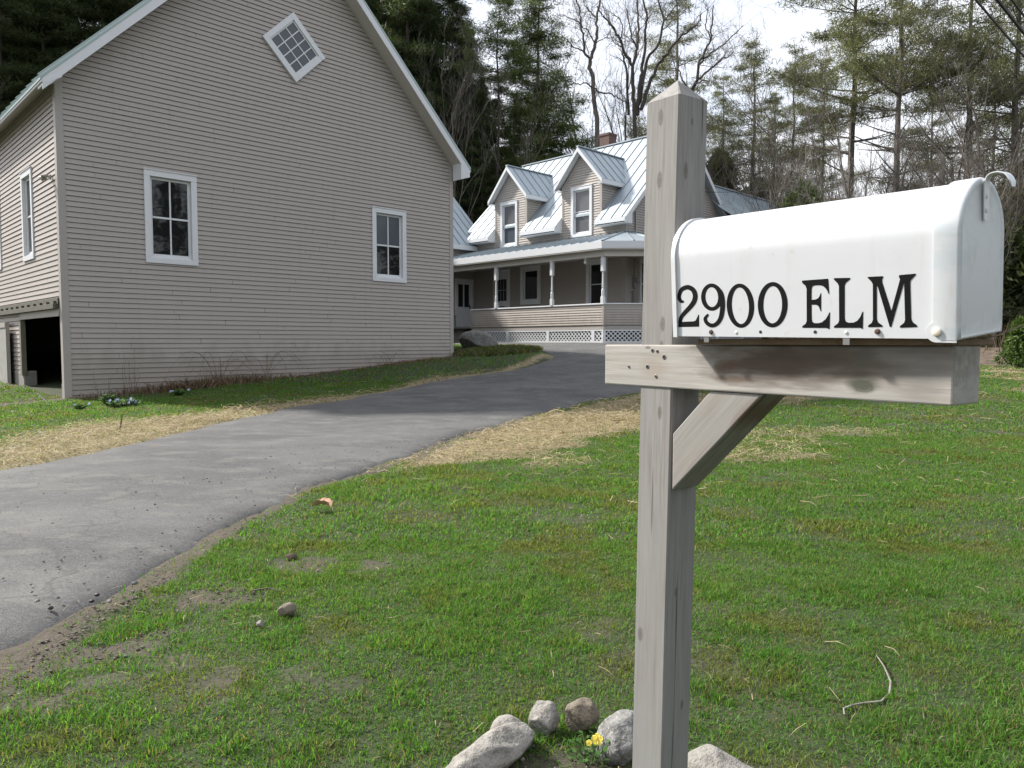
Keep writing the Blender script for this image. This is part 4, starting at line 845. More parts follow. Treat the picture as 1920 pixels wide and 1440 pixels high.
    L_ = [(540, 238), (548, 232), (760, 228), (768, 238), (762, 250), (705, 298), (690, 335), (690, 795), (706, 836), (745, 850), (815, 848), (866, 822), (905, 770), (936, 697), (945, 698), (940, 930), (933, 936), (905, 920), (545, 920), (538, 910), (545, 898), (600, 855), (613, 820), (610, 345), (598, 312), (543, 255)]
    M_ = [(1006, 226), (1014, 215), (1215, 205), (1224, 214), (1205, 258), (1212, 300), (1336, 690), (1456, 250), (1440, 212), (1446, 190), (1668, 170), (1676, 182), (1604, 262), (1597, 300), (1610, 795), (1628, 840), (1690, 886), (1692, 902), (1684, 909), (1460, 919), (1452, 908), (1458, 894), (1514, 850), (1526, 812), (1513, 300), (1500, 330), (1335, 905), (1322, 912), (1312, 902), (1148, 350), (1134, 342), (1133, 800), (1150, 845), (1210, 886), (1214, 900), (1206, 908), (1020, 911), (1011, 902), (1016, 888), (1064, 852), (1081, 812), (1080, 318), (1060, 280)]
    for pl, ch in ((E_, 'E'), (L_, 'L'), (M_, 'M')): ink_build([[z4(p) for p in pl]], 'letter', 'black letter ' + ch)
    rust = simple('rusty_screw', (.09, .05, .04), .6, .4, 300)
    for u_, v_, k in ((1333, 622.5, 0), (1425.5, 622.5, 1), (1528, 622.5, 1), (1645, 621.5, 0), (1380, 623.5, 2), (1586, 623.5, 2)):
        a = loc_(u_, v_); p = (a[0], .0042, a[1]); mb = MB()
        if k == 0: mb.lathe(p, [(.0045, 0), (.0045, .0012), (.003, .003), (.0012, .0032)], 12, (0, -1, 0)).build('screw', rust, R, matrix=MX)
        elif k == 1: mb.lathe(p, [(.0028, 0), (.0028, .0004)], 14, (0, -1, 0)).build('rivet_hole', M['iron'], R, matrix=MX)
        else: mb.lathe(p, [(.003, 0), (.0025, .001), (.001, .0014)], 14, (0, -1, 0)).build('rivet', M['white_plastic'], R, matrix=MX)
    for x in (-.137, .135): MB().box((x - .0055, .005, -.0095), (x + .0055, .010, .002)).build('bracket', M['steel'], R, matrix=MX)
    # dry grass stalks caught under the door
    return MX
mailbox()
def stalks(name, label, cat, curves, r, mat='dry_stem', group=None):
    mb = MB()
    for c in curves: mb.tube(c, [r * (1 - .6 * i / (len(c) - 1)) for i in range(len(c))], 5)
    return tag(mb.build(name, M[mat], loc=tuple(curves[0][0])), label, cat, group)
p = Q(.70, .06, 1.148)
stalks('twig', 'thin pale dry twig caught between mailbox door and timber arm', 'twig', [[p, p + DD * .05 + QQ * .04 + ZU * .012, p + DD * .10 + QQ * .10 + ZU * .045, p + DD * .12 + QQ * .2 + ZU * .075]], .0018)

# ------------------------------------------------------------------ ring of stones, plant, things lying on the grass
rock('stone', (-.085, 1.905, .03), (.34, .105, .125), M['stone_pale'], 'long pale stone lying lowest at the left of the ring', rz=.62, tilt=(.1, -.30), seed=3, group='ring of stones', rough=.34, flat=.6)
rock('stone', (.0, 2.03, .04), (.13, .10, .125), M['stone_pale'], 'pale rounded stone behind the long pale one', rz=.3, seed=5, group='ring of stones', rough=.32, flat=.5)
rock('stone', (.095, 2.11, .045), (.10, .085, .115), M['stone_pale'], 'small whitish blocky stone left of the brown one', rz=.1, tilt=(0, .1), seed=8, group='ring of stones', rough=.28, flat=1.)
rock('stone', (.205, 2.12, .055), (.105, .09, .14), M['stone_brown'], 'brown squared stone between the whitish and grey stones', rz=.2, tilt=(.1, .12), seed=11, group='ring of stones', rough=.3, flat=1.2)
rock('stone', (.31, 2.0, .05), (.175, .14, .14), M['stone_gray'], 'speckled grey granite stone against the left of the post', rz=.5, tilt=(.1, -.15), seed=14, group='ring of stones', rough=.26, flat=.5)
rock('stone', (.545, 1.86, .035), (.22, .15, .125), M['stone_pale'], 'white stone on the grass right of the post', rz=-.2, seed=17, group='ring of stones', rough=.32, flat=.7)
rock('stone', (-.11, 1.80, .0), (.10, .07, .04), M['stone_gray'], 'small bluish flat stone at the very bottom edge', rz=.2, seed=19, group='ring of stones', rough=.1)
rock('stone', (-.955, 3.06, .022), (.085, .06, .065), M['stone_brown'], 'brown stone alone in the lawn left of the stone ring', seed=23, rz=.4)
rock('stone', (-1.02, 2.93, .014), (.03, .022, .03), M['stone_pale'], 'tiny white stone in the lawn beside the brown one', seed=24)
rock('soil_clod', (-1.16, 3.83, .02), (.07, .055, .04), simple('dark_earth', (.06, .042, .03), .95, .4, 30, .6), 'dark brown earth clod on the lawn below the curled leaf', 'clod', seed=26)
rock('boulder', (-1.05, 23.0, 1.13), (1.4, .85, .74), M['boulder'], 'big dark weathered boulder at the barn corner near the porch', 'boulder', rz=-.5, tilt=(.05, .22), seed=31, rough=.14, flat=.3, sub=5)
for i, (u, v) in enumerate(((287, 947), (253, 1093), (205, 1127), (182, 1115), (130, 1048), (70, 1126), (172, 1127), (2, 1078), (128, 1042), (95, 1140))):
    x = (u - 960) / F_PX / (math.cos(PITCH) - (v - 720) / F_PX * -math.sin(PITCH)) if 0 else None
    r = ray(u, v); t_ = 1.12 / -r[2]; p = EYE + r * t_
    rock('clod', (p[0], p[1], .03), (.026 + .009 * (i % 3), .022, .017), M['iron'] if i % 3 == 0 else M['boulder'], 'small dark clod lying loose on the grey driveway', 'clod', rz=i, seed=40 + i, group='dark clods on the driveway', sub=2)
def leaf_thing():
    mb = MB(); n = 9; vs = []
    for i in range(n):
        t_ = i / (n - 1); w = .042 * math.sin(math.pi * (t_ * .9 + .05)) ** .7
        for j in range(5): s = j / 4 * 2 - 1; vs.append((-1.29 + .12 * (t_ - .5) + .01 * s, 4.96 + w * s, .035 + .035 * s * s + .02 * math.sin(t_ * 3) + .004 * math.sin(t_ * 18)))
    mb.add(vs, [(i * 5 + j, i * 5 + j + 1, i * 5 + 5 + j + 1, i * 5 + 5 + j) for i in range(n - 1) for j in range(4)])
    tag(mb.build('dead_leaf', simple('tan_dead_leaf', (.52, .33, .21), .7, .2, 40), smooth=True, loc=(-1.29, 4.96, .03)), 'curled tan dead leaf at the edge of the driveway', 'leaf')
leaf_thing()
def gpt(u, v, h=0.):
    r = ray(u, v); t_ = 1.
    while t_ < 90:
        p = EYE + r * t_
        if p[2] <= float(terr(p[0], p[1])) + h: return p
        t_ += .01
    return p
mb = MB(); pts = [gpt(u, v, .02) for u, v in ((1643, 1228), (1658, 1250), (1670, 1278), (1668, 1300), (1652, 1315), (1620, 1318), (1598, 1322), (1582, 1328), (1583, 1340))]
mb.tube(pts, [.0015, .0025, .003, .0035, .0035, .003, .003, .003, .0025], 6)
tag(mb.build('stick', M['bark_pale'], smooth=True, loc=tuple(pts[0])), 'crooked bare stick lying on the grass right of the post', 'stick')
for u0, v0, u1, v1, lab in ((70, 738, 92, 760, 'short grey stick on the ground by the barn doorway'), (470, 1108, 530, 1109, 'straight straw-coloured stick on the lawn near the driveway'), (225, 808, 231, 790, 'short upright pale stick in the straw')):
    a, b = gpt(u0, v0, .02), gpt(u1, v1, .02)
    if lab.startswith('short upright'): b = a + V(.03, .02, .22)
    stalks('stick', lab, 'stick', [[a, (a + b) / 2 + V(0, 0, .015), b]], .012 if a[1] > 8 else .004, 'twig')
def plant(name, pos, n, h, leaf, cols, label, cat, flowers=(), group=None, spread=.05):
    R = thing(name, label, cat, pos, group); vs, fs, cs = [], [], []; st = MB(); r = random.Random(n * 7 + int(pos[0] * 100))
    for i in range(n):
        a = r.random() * 6.283; rr = spread * math.sqrt(r.random()); hh = h * (.3 + .7 * r.random()); o = V(*pos); tip = o + V(rr * math.cos(a), rr * math.sin(a), hh); st.tube([o + V(rr * .3 * math.cos(a), rr * .3 * math.sin(a), 0), tip], leaf * .06, 4, False)
        b = r.random() * 6.283; L = leaf * (.6 + .6 * r.random()); dx = V(math.cos(b), math.sin(b), r.uniform(-.2, .5)); sd = V(-math.sin(b), math.cos(b), 0) * L * .32; k = len(vs)
        vs += [tip, tip + dx * L * .3 + sd, tip + dx * L * .75 + sd * .8, tip + dx * L, tip + dx * L * .75 - sd * .8, tip + dx * L * .3 - sd]; fs.append(tuple(range(k, k + 6))); c = V(*cols[r.randrange(len(cols))]) * r.uniform(.7, 1.3); cs += [c] * 6
    st.build('stem', M['leaf_stem'], R)
    me = bpy.data.meshes.new('foliage'); me.from_pydata([tuple(v - V(*pos)) for v in vs], [], fs); a_ = me.color_attributes.new('tint', 'FLOAT_COLOR', 'POINT'); a_.data.foreach_set('color', np.concatenate([np.array(cs), np.ones((len(cs), 1))], 1).astype(np.float32).ravel()); put('foliage', me, M['leaf'], R)
    for (fx, fy, fz, rad, mat, mat2) in flowers:
        mb = MB(); c = V(pos[0] + fx, pos[1] + fy, pos[2] + fz); nn = V(-.15, -.8, .45); nn /= np.linalg.norm(nn); ux = np.cross(nn, ZU); ux /= np.linalg.norm(ux); uy = np.cross(ux, nn)
        for k in range(5):
            an = math.pi / 2 + k * 2 * math.pi / 5; cc = c + (ux * math.cos(an) + uy * math.sin(an)) * rad * .55 + nn * .0006 * k; mb.quad(*[cc + (ux * math.cos(j * .785) + uy * math.sin(j * .785)) * rad * .55 + nn * (.12 * rad * math.cos(j * 1.57)) for j in range(8)])
        fl = mb.build('flower', mat, R); mb = MB(); mb.quad(*[c + nn * .004 + (ux * math.cos(j * .785) + uy * math.sin(j * .785)) * rad * .22 for j in range(8)]); mb.build('flower_centre', mat2, fl)
    return R
M['leaf_stem'] = simple('green_stem', (.06, .11, .03), .6)
YE, YC = simple('yellow_petal', (.75, .62, .08), .5, .15, 90), simple('dark_yellow', (.55, .33, .02), .5); VI = simple('pale_violet_petal', (.55, .47, .55), .5, .1); BLU = simple('blue_white_petal', (.27, .32, .56), .5, .2, 40)
plant('pansy', (.215, 1.945, .01), 40, .062, .019, [(.04, .10, .02), (.06, .13, .03)], 'small yellow pansy with dark green leaves inside the stone ring', 'flower', [(.012, -.03, .082, .0145, YE, YC), (-.008, -.012, .062, .008, YE, YC)], spread=.055)
plant('viola_bud', (.125, 1.83, .0), 4, .03, .012, [(.05, .11, .03)], 'single pale violet bloom near the bottom of the stone ring', 'flower', [(.01, -.02, .03, .022, VI, YC)], spread=.02)
for i, (u, v, n, lab, fl) in enumerate(((150, 768, 40, 'lone pale blue flower tuft nearest the barn doorway', 2), (236, 760, 70, 'largest pale blue flower clump below the barn wall', 11), (218, 764, 30, 'small pale blue flower tuft left of the largest clump', 2), (204, 760, 60, 'leafy green daffodil tuft with no blooms by the barn wall', 0), (337, 742, 60, 'grey-green leafy tuft with white blooms under the brambles', 3))):
    q_ = gpt(u, v); fr = random.Random(i)
    plant('flower_tuft', (q_[0], q_[1], q_[2]), n, .2 if fl == 0 else .10, .09, [(.05, .12, .025), (.07, .13, .04)], lab, 'flower', [(fr.uniform(-.18, .18) * (1.6 if fl > 9 else 1), fr.uniform(-.12, .12), fr.uniform(.07, .13), .026, BLU, YE) for _ in range(fl)], 'flowers along the barn wall', .14 if fl < 10 else .26)

# ------------------------------------------------------------------ dry growth along the barn
def bramble(s, n, hgt, wid, label, seed, mat='dry_stem', arch=True):
    r = random.Random(seed); cs = []
    for i in range(n):
        a = s + r.uniform(-.15, .15); b = a + r.uniform(-wid, wid); t0, t1 = r.uniform(.1, .3), r.uniform(.05, .5); h = hgt * r.uniform(.5, 1); z0 = float(terr(*B(a, t0, 0)[:2])); z1 = float(terr(*B(b, t1, 0)[:2]))
        if arch: cs.append([B(a + (b - a) * k / 8, t0 + (t1 - t0) * k / 8, z0 + (z1 - z0) * k / 8 + h * math.sin(math.pi * min(1, k / 8 * .95)) ** .8 + r.uniform(-.02, .02)) for k in range(9)])
        else: cs.append([B(a + (b - a) * .4 * k / 5 + r.uniform(-.03, .03), t0, z0 + h * k / 5) for k in range(6)])
    stalks('bramble', label, 'bramble', cs, .0055 if arch else .005, mat, 'bare brambles against the barn')
bramble(3.0, 9, .80, 1.4, 'arching bare bramble canes, the widest, against the barn wall', 1); bramble(3.9, 7, .72, 1.1, 'arching bare bramble canes nearest the middle of the barn wall', 2); bramble(1.1, 8, .9, .35, 'upright bare twiggy shoots by the barn corner', 3, arch=False); bramble(.6, 5, .55, .3, 'low bare shoots beside the barn corner board', 4, arch=False)
bramble(7.4, 6, .45, .7, 'few thin bare canes below the right barn window', 5)
def dry_weeds():
    n = 7000; s = RNG.random(n) * 9.9; t_ = .05 + np.abs(RNG.normal(0, .22, n)); den = .12 + .88 * np.exp(-((s - 2.6) / 1.5) ** 2) + .5 * np.exp(-((s - 8.2) / .9) ** 2); ok = RNG.random(n) < den; s, t_ = s[ok], t_[ok]
    x = BA[0] + EV[0] * s + GV[0] * t_; y = BA[1] + EV[1] * s + GV[1] * t_; n = len(x); r = RNG.random((n, 1)); c = np.array([.20, .14, .09]) * (.4 + 1.0 * r)
    h = (.08 + .26 * RNG.random(n) ** 2) * (.35 + .75 * np.exp(-((s - 2.6) / 1.6) ** 2)); vs, tr, cc = blades(x, y, h, np.full(n, .014), .3 + 1.4 * RNG.random(n), c, '', None)
    tag(put('dry_weeds', np_mesh('dry_weeds', vs, tr, cc), M['straw']), 'matted brown dead weeds along the foot of the barn wall', 'weeds', kind='stuff')
dry_weeds()
def bank_growth():
    n = 5200; a = RNG.random(n) * 6.283; rr = np.sqrt(RNG.random(n)); x = -.45 + 1.35 * rr * np.cos(a); y = 21.9 + 1.9 * rr * np.sin(a); n = len(x); r = RNG.random((n, 1)); g = RNG.random((n, 1)) < .6
    c = np.where(g, np.array([.05, .085, .02]), np.array([.14, .11, .065])) * (.5 + r); vs, tr, cc = blades(x, y, .05 + .12 * RNG.random(n), np.full(n, .028), .5 + 1.2 * RNG.random(n), c, '', None)
    tag(put('ground_cover', np_mesh('ground_cover', vs, tr, cc), M['blade']), 'tangled green and brown ground cover on the bank by the boulder', 'ground cover', kind='stuff')
bank_growth()
mb = MB(); mb.obox(H(-8.55, -1.75, 0), GV, -EV, 0, .42, 0, .9, 1.805, 2.33); mb.obox(H(-8.55, -1.75, 0), GV, -EV, -.03, .45, -.03, .93, 2.332, 2.37)
tag(mb.build('storage_chest', simple('gray_green_paint', (.19, .21, .18), .7, .15, 8), bevel=.01, loc=tuple(H(-8.4, -2, 1.8))), 'grey-green storage chest on the landing before the white side door', 'chest')

# ------------------------------------------------------------------ overhead lines
def line(name, a, b, r, sag, label, n=28):
    a, b = np.array(a), np.array(b); pts = [a + (b - a) * k / n - ZU * sag * 4 * (k / n) * (1 - k / n) for k in range(n + 1)]; mb = MB(); mb.tube(pts, r, 6)
    tag(mb.build(name, M['cable'], smooth=True, loc=tuple(a)), label, 'cable', 'overhead lines')
for (x, y, z), r, lab in (((7.18, 11.8, 6.5), .019, 'lowest overhead utility cable crossing the top right corner'), ((8.1, 12.7, 6.9), .030, 'thick middle overhead cable in the top right corner'), ((8.94, 13.6, 7.3), .022, 'highest overhead cable, just clipping the top right corner')):
    c = V(x, y, z); dv = V(.715, .70, 0); line('power_line', c - dv * 30, c + dv * 30, r, 0, lab)
line('service_wire', H(.05, 5.6, 7.75), V(17, 22.5, 7.6), .010, .55, 'thin sagging service wire running from the farmhouse gable')
# ------------------------------------------------------------------ trees
def merge_tubes(polys, k):
    mb = MB()
    for pts, rad in polys: mb.tube(pts, rad, k, False)
    return mb
def bare_tree(seed, height, r0, fork=.35, stems=1, spread=.55, twigs=5, depth=4, lean=.0):
    r = random.Random(seed); big, small = [], []
    def rv(): return V(r.gauss(0, 1), r.gauss(0, 1), r.gauss(0, 1))
    def grow(p, d, L, rad, lev):
        n = 7 if lev < 2 else 5; pts = [p]; q = p; dd = d / np.linalg.norm(d)
        for i in range(n):
            dd = dd + rv() * (.07 if lev == 0 else .14) + ZU * (.05 if lev else .02); dd /= np.linalg.norm(dd); q = q + dd * L / n; pts.append(q)
        tip = .35 if lev == 0 else .22; rads = [rad * (1 - (1 - tip) * i / n) for i in range(n + 1)]; (big if lev < 2 else small).append((pts, rads))
        if lev >= depth: return
        m = {0: r.randint(7, 10), 1: r.randint(5, 8), 2: r.randint(4, 6), 3: twigs}.get(lev, 3)
        for _ in range(m):
            f = (fork if lev == 0 else .15) + (1 - (fork if lev == 0 else .15)) * r.random() ** .8; j = min(n - 1, int(f * n)); t_ = f * n - j; b = pts[j] * (1 - t_) + pts[j + 1] * t_
            ax = rv(); ax -= dd * (ax @ dd); ax /= np.linalg.norm(ax) + 1e-6; nd = dd * (1 - spread * .55) + ax * spread * (.7 + .6 * r.random()) + ZU * .18
            grow(b, nd, L * (.62 if lev == 0 else .55) * (1.15 - f * .55) * (.7 + .5 * r.random()), max(.006, rads[j] * (.42 + .2 * r.random())), lev + 1)
    for s in range(stems):
        a = s * 6.283 / max(1, stems) + r.random(); d = V(math.cos(a) * .20, math.sin(a) * .20, 1) if stems > 1 else V(lean, 0, 1); grow(V(math.cos(a) * .12 * (stems > 1), math.sin(a) * .12 * (stems > 1), -.3), d, height * (.8 + .25 * r.random()) * (.8 if stems == 1 else .9), r0 * (1 if stems == 1 else .7), 0)
    return big, small
def make_bare(name, label, cat, loc, group=None, bark_='bark', twig_='twig', **kw):
    big, small = bare_tree(**kw); R = thing(name, label, cat, (0, 0, 0), group)
    merge_tubes(big, 6).build('trunk', M[bark_], R, smooth=True); merge_tubes(small, 3).build('crown', M[twig_], R); R.location = loc; return R
def conifer(seed, height, r0, base, rad, dens, droop, cl, needle, layered=.0, col=((.030, .055, .014), (.075, .10, .03))):
    r = random.Random(seed); g = np.random.default_rng(seed); tr = []; pts = [V(0, 0, -.4)]; q = V(0, 0, 0); n = 14
    for i in range(n + 1): pts.append(V(r.gauss(0, .05) * i / n * 2, r.gauss(0, .05) * i / n * 2, height * i / n))
    tr.append((pts, [r0 * 1.15] + [r0 * (1 - .93 * i / n) for i in range(n + 1)])); cen, sz = [], []
    z = base * height
    while z < height * .985:
        f = (z - base * height) / (height * (1 - base)); L0 = rad * ((1 - f) ** .75 * (.55 + .45 * min(1, f * 5)) + .05); m = r.randint(4, 6) if layered else r.randint(5, 8)
        for _ in range(m):
            if layered and r.random() < .22: continue
            a = r.random() * 6.283; L = L0 * (.5 + .65 * r.random()); zz = z + r.uniform(-.2, .2); up = r.uniform(-.05, .22) - droop * (1 - f); bp = []
            for k in range(6):
                t_ = k / 5; bp.append(V(math.cos(a) * L * t_, math.sin(a) * L * t_, zz + L * (up * t_ + (.12 if layered else -.10) * t_ * t_)))
            tr.append((bp, [max(.012, r0 * .20 * (1 - f * .7)) * (1 - .8 * k / 5) for k in range(6)]))
            if not (layered and f < .12):
                for k in range(int(dens * L) + 2):
                    t_ = (.25 if layered else .12) + (.78 if layered else .9) * r.random() ** .7; b = bp[0] + (bp[5] - bp[0]) * t_; w = L * .30 * (1.1 - t_ * .5); cen.append(b + V(r.gauss(0, w * .6), r.gauss(0, w * .6), r.gauss(0, w * .16) + .05)); sz.append(cl * (.6 + .7 * r.random()))
        z += height * (1 - base) / (17 if layered else 26) * r.uniform(.7, 1.35)
    for k in range(10): cen.append(V(r.gauss(0, .2), r.gauss(0, .2), height * (1 - .02 * k))); sz.append(cl * .7)
    if not layered:       # dead snags below the crown
        for _ in range(26):
            a = r.random() * 6.283; zz = height * base * r.uniform(.15, 1.3) + .8; L = rad * r.uniform(.3, .8); tr.append(([V(0, 0, zz), V(math.cos(a) * L * .5, math.sin(a) * L * .5, zz + r.uniform(-.2, .3)), V(math.cos(a + .2) * L, math.sin(a + .2) * L, zz + r.uniform(-.7, .4))], [.035, .025, .01]))
    C = np.array(cen); S = np.array(sz); kq = needle; N_ = len(C) * kq; ci = np.repeat(np.arange(len(C)), kq)
    dirs = g.normal(size=(N_, 3)); dirs[:, 2] *= .55; dirs /= np.linalg.norm(dirs, axis=1)[:, None]; rr = S[ci] * g.random(N_) ** .5; P0 = C[ci] + dirs * rr[:, None] * np.array([1, 1, .38 if layered else .6])
    d2 = g.normal(size=(N_, 3)) + dirs * .8; d2 /= np.linalg.norm(d2, axis=1)[:, None]; sd = np.cross(d2, g.normal(size=(N_, 3))); sd /= np.linalg.norm(sd, axis=1)[:, None]
    ln = (cl * .62 * (.5 + .8 * g.random(N_)))[:, None]; wd = ln * .062; vs = np.stack([P0 - sd * wd, P0 + sd * wd, P0 + d2 * ln], 1).reshape(-1, 3)
    ct = g.random(len(C))[ci]; cc = np.array(col[0]) * (1 - ct[:, None]) + np.array(col[1]) * ct[:, None]; cc *= (.6 + .8 * g.random((N_, 1))); brown = g.random(N_) < .06; cc[brown] = np.array([.10, .075, .04])
    return tr, np_mesh('crown', vs, np.arange(N_ * 3).reshape(-1, 3), np.repeat(cc, 3, 0))
def make_conifer(name, label, cat, loc, group=None, bark_='bark_dark', **kw):
    tr, me = conifer(**kw); R = thing(name, label, cat, (0, 0, 0), group); merge_tubes(tr, 5).build('trunk', M[bark_], R, smooth=True); put('crown', me, M['needle'], R); R.location = loc; return R
def at(u, d):
    r = ray(u, 642); x = r[0] / r[1] * d; return (x, d, float(terr(x, d)) - .1)
rr = random.Random(99)
# dense dark evergreens on the slope behind the barn
DK = ((.015, .028, .009), (.045, .064, .019)); HM = [dict(seed=s, height=h, r0=.30, base=b, rad=rd, dens=5.0, droop=.22, cl=.60, needle=46, col=DK) for s, h, b, rd in ((1, 27, .10, 4.6), (2, 25, .22, 4.2), (3, 29, .16, 5.0))]
HP = [make_conifer('hemlock', 'dark dense hemlock in the wood behind the barn', 'evergreen tree', (0, 0, 0), 'dark evergreens behind the barn', **k) for k in HM]
used = [0, 0, 0]
def place(proto, i, loc, sc, rz, label=None, group=None):
    if used_[proto.name] == 0:
        used_[proto.name] = 1; proto.location = loc; proto.rotation_euler = (0, 0, rz); proto.scale = sc
        if label: proto['label'] = label
        if group: proto['group'] = group
        return proto
    return copy_thing(proto, loc, rz, sc, label, group)
used_ = {p.name: 0 for p in HP}
for i, (u, d) in enumerate([(-75, 56), (-25, 60), (20, 55), (62, 62), (100, 56), (150, 64), (195, 57), (240, 63), (285, 58), (330, 62), (-50, 70), (40, 72), (120, 74), (215, 73), (300, 71), (655, 58), (690, 50), (735, 54), (768, 47), (812, 53), (852, 49), (880, 56), (905, 62), (720, 64), (790, 66), (850, 68), (640, 66), (930, 58), (965, 66), (1010, 62), (905, 45), (868, 60)]):
    s = rr.uniform(.85, 1.12); hs = s * rr.uniform(.92, 1.12)
    if u > 845: s *= .62; hs *= {852: .78, 880: .62, 868: .66, 905: .5}.get(u, .5)
    if u > 920: hs = s * .62
    if 900 < u: s *= .85
    place(HP[i % 3], i, at(u, d), (s, s, hs), rr.random() * 6.28)
# named evergreens against the sky
PN = dict(dens=5.5, droop=.05, needle=15, layered=.0)
G2 = ((.05, .08, .022), (.125, .15, .05))
make_conifer('spruce', 'full green pointed spruce rising left of the bare forked tree', 'evergreen tree', at(1008, 50), None, seed=11, height=20.5, r0=.26, base=.08, rad=5.4, dens=4.2, droop=.16, cl=.5, needle=42, col=G2)
make_conifer('pine', 'slim pine with a tufted top between barn roof and spruce', 'evergreen tree', at(933, 47), None, seed=12, height=21.5, r0=.16, base=.55, rad=2.6, dens=5, droop=-.15, cl=.42, needle=40, layered=1, col=G2)
WP = dict(layered=1, droop=-.05, dens=6.0, needle=25, cl=.46, base=.30, rad=4.6, col=((.070, .082, .038), (.165, .165, .090)))
W = [make_conifer('white_pine', 'x', 'pine tree', (0, 0, 0), 'white pines beyond the lawn', 'bark', seed=s, height=h, r0=.27, **{**WP, **kw}) for s, h, kw in ((21, 20, {}), (22, 22, dict(base=.22, rad=5.0)), (23, 24, dict(base=.36, rad=5.4, dens=8.5)))]
used_.update({p.name: 0 for p in W})
for i, (u, d, pi, s, hs, lab) in enumerate([(1262, 58, 0, 1.0, 1.17, 'layered white pine standing behind the bare multi-stemmed tree'), (1405, 52, 0, .95, .95, 'white pine with a clipped bushy top right of the mailbox post'), (1480, 56, 1, .92, .94, 'slender pointed white pine left of the largest pine'),
        (1588, 46, 2, 1.12, 1.2, 'largest broad white pine, brownish green, above the mailbox'), (1672, 41, 2, .9, 1.15, 'tall white pine with a thick bare lower trunk above the mailbox'), (1800, 44, 1, 1.15, 1.22, 'wide-limbed white pine above the front of the mailbox'), (1888, 39, 2, 1.0, 1.1, 'white pine under the overhead cables'), (1960, 45, 0, 1.1, 1.3, 'white pine at the far right edge of the photo'), (1350, 66, 1, .7, .68, 'faint thin pine far behind, just right of the post'), (1445, 68, 0, .7, .72, 'faint thin pine far behind the slender pointed pine'), (1535, 62, 0, .75, 1.0, 'thin pine in the gap left of the largest pine'), (1735, 60, 1, .75, 1.0, 'thin pine in the gap right of the bare-trunked pine'), (1850, 58, 0, .8, 1.25, 'thin pine behind the overhead cables')]):
    place(W[pi], i, at(u, d), (s, s, hs), rr.random() * 6.28, lab)
# bare trees
def traced(name, label, d, org, limbs, seed, bark_='bark', twig_='twig', ntw=7, tl=2.6):
    r = random.Random(seed); big, small = [], []; 
    def px(p, off): rr_ = ray(org[0] + p[0] / 5.3333, org[1] + p[1] / 5.3333); return EYE + rr_ * ((d + off) / rr_[1])
    def rv(): return V(r.gauss(0, 1), r.gauss(0, 1), r.gauss(0, 1))
    def twig(p, dd, L, rad, lev):
        pts = [p]; q = p
        for i in range(5): dd = dd + rv() * .2 + ZU * .04; dd /= np.linalg.norm(dd); q = q + dd * L / 5; pts.append(q)
        small.append((pts, [rad * (1 - .75 * i / 5) for i in range(6)]))
        if lev < 3:
            for _ in range(4): 
                j = r.randint(1, 5); ax = rv(); twig(pts[j], dd * .7 + ax * .5 + ZU * .1, L * r.uniform(.4, .65), max(.005, rad * .5), lev + 1)
    base = None
    for pts, r0, r1, o0, o1 in limbs:
        P = [px(p, o0 + (o1 - o0) * i / (len(pts) - 1)) for i, p in enumerate(pts)]
        if base is None: base = P[0]; g0 = float(terr(P[0][0] + .3, d)); P = [V(P[0][0] + .25, d, g0 - .3)] + P
        F_ = []
        for i in range(len(P) - 1):
            for k in range(4): F_.append(P[i] + (P[i + 1] - P[i]) * k / 4 + rv() * (.035 if 0 < k else 0))
        F_.append(P[-1]); n = len(F_); rad = [r0 + (r1 - r0) * i / (n - 1) for i in range(n)]; big.append((F_, rad))
        for i in range(n if r0 < .1 else int(ntw * .8)):
            j = i if r0 < .1 else r.randint(int(n * .55), n - 1)
            if r0 < .1 and r.random() < .35: continue
            dd = F_[min(n - 1, j + 1)] - F_[max(0, j - 1)]; dd /= np.linalg.norm(dd) + 1e-6; ax = rv(); ax -= dd * (ax @ dd); twig(F_[j], dd * .5 + ax * .6 + ZU * .25, tl * r.uniform(.45, 1.), max(.012, rad[j] * .4), 1)
    R = thing(name, label, 'bare tree', tuple(V(base[0] + .25, d, g0))); merge_tubes(big, 7).build('trunk', M[bark_], R, smooth=True); merge_tubes(small, 3).build('crown', M[twig_], R)
traced('bare_tree', 'tall bare grey tree forking high above the left dormers', 44, (960, 0), [([(850, 1190), (815, 950), (785, 700), (780, 600), (825, 480), (845, 350), (850, 200), (880, 0), (890, -200)], .15, .05, 0, .6), ([(780, 610), (720, 520), (712, 350), (692, 250), (680, 100), (640, 0), (620, -120)], .075, .025, 0, -1.2), ([(692, 250), (620, 190), (540, 160), (450, 150)], .04, .015, -.7, -1.4), ([(720, 520), (640, 480), (560, 410), (510, 365)], .045, .015, -.3, -1), ([(825, 430), (770, 320), (700, 260), (640, 235)], .045, .018, .2, 1.2), ([(848, 200), (790, 120), (720, 50), (700, -60)], .05, .02, .5, 1.4), ([(808, 880), (880, 930), (960, 930), (1050, 960), (1120, 1010), (1170, 1100)], .055, .02, 0, 1.5), ([(795, 870), (740, 830), (650, 840), (540, 800)], .05, .015, 0, -1.2)], 5)
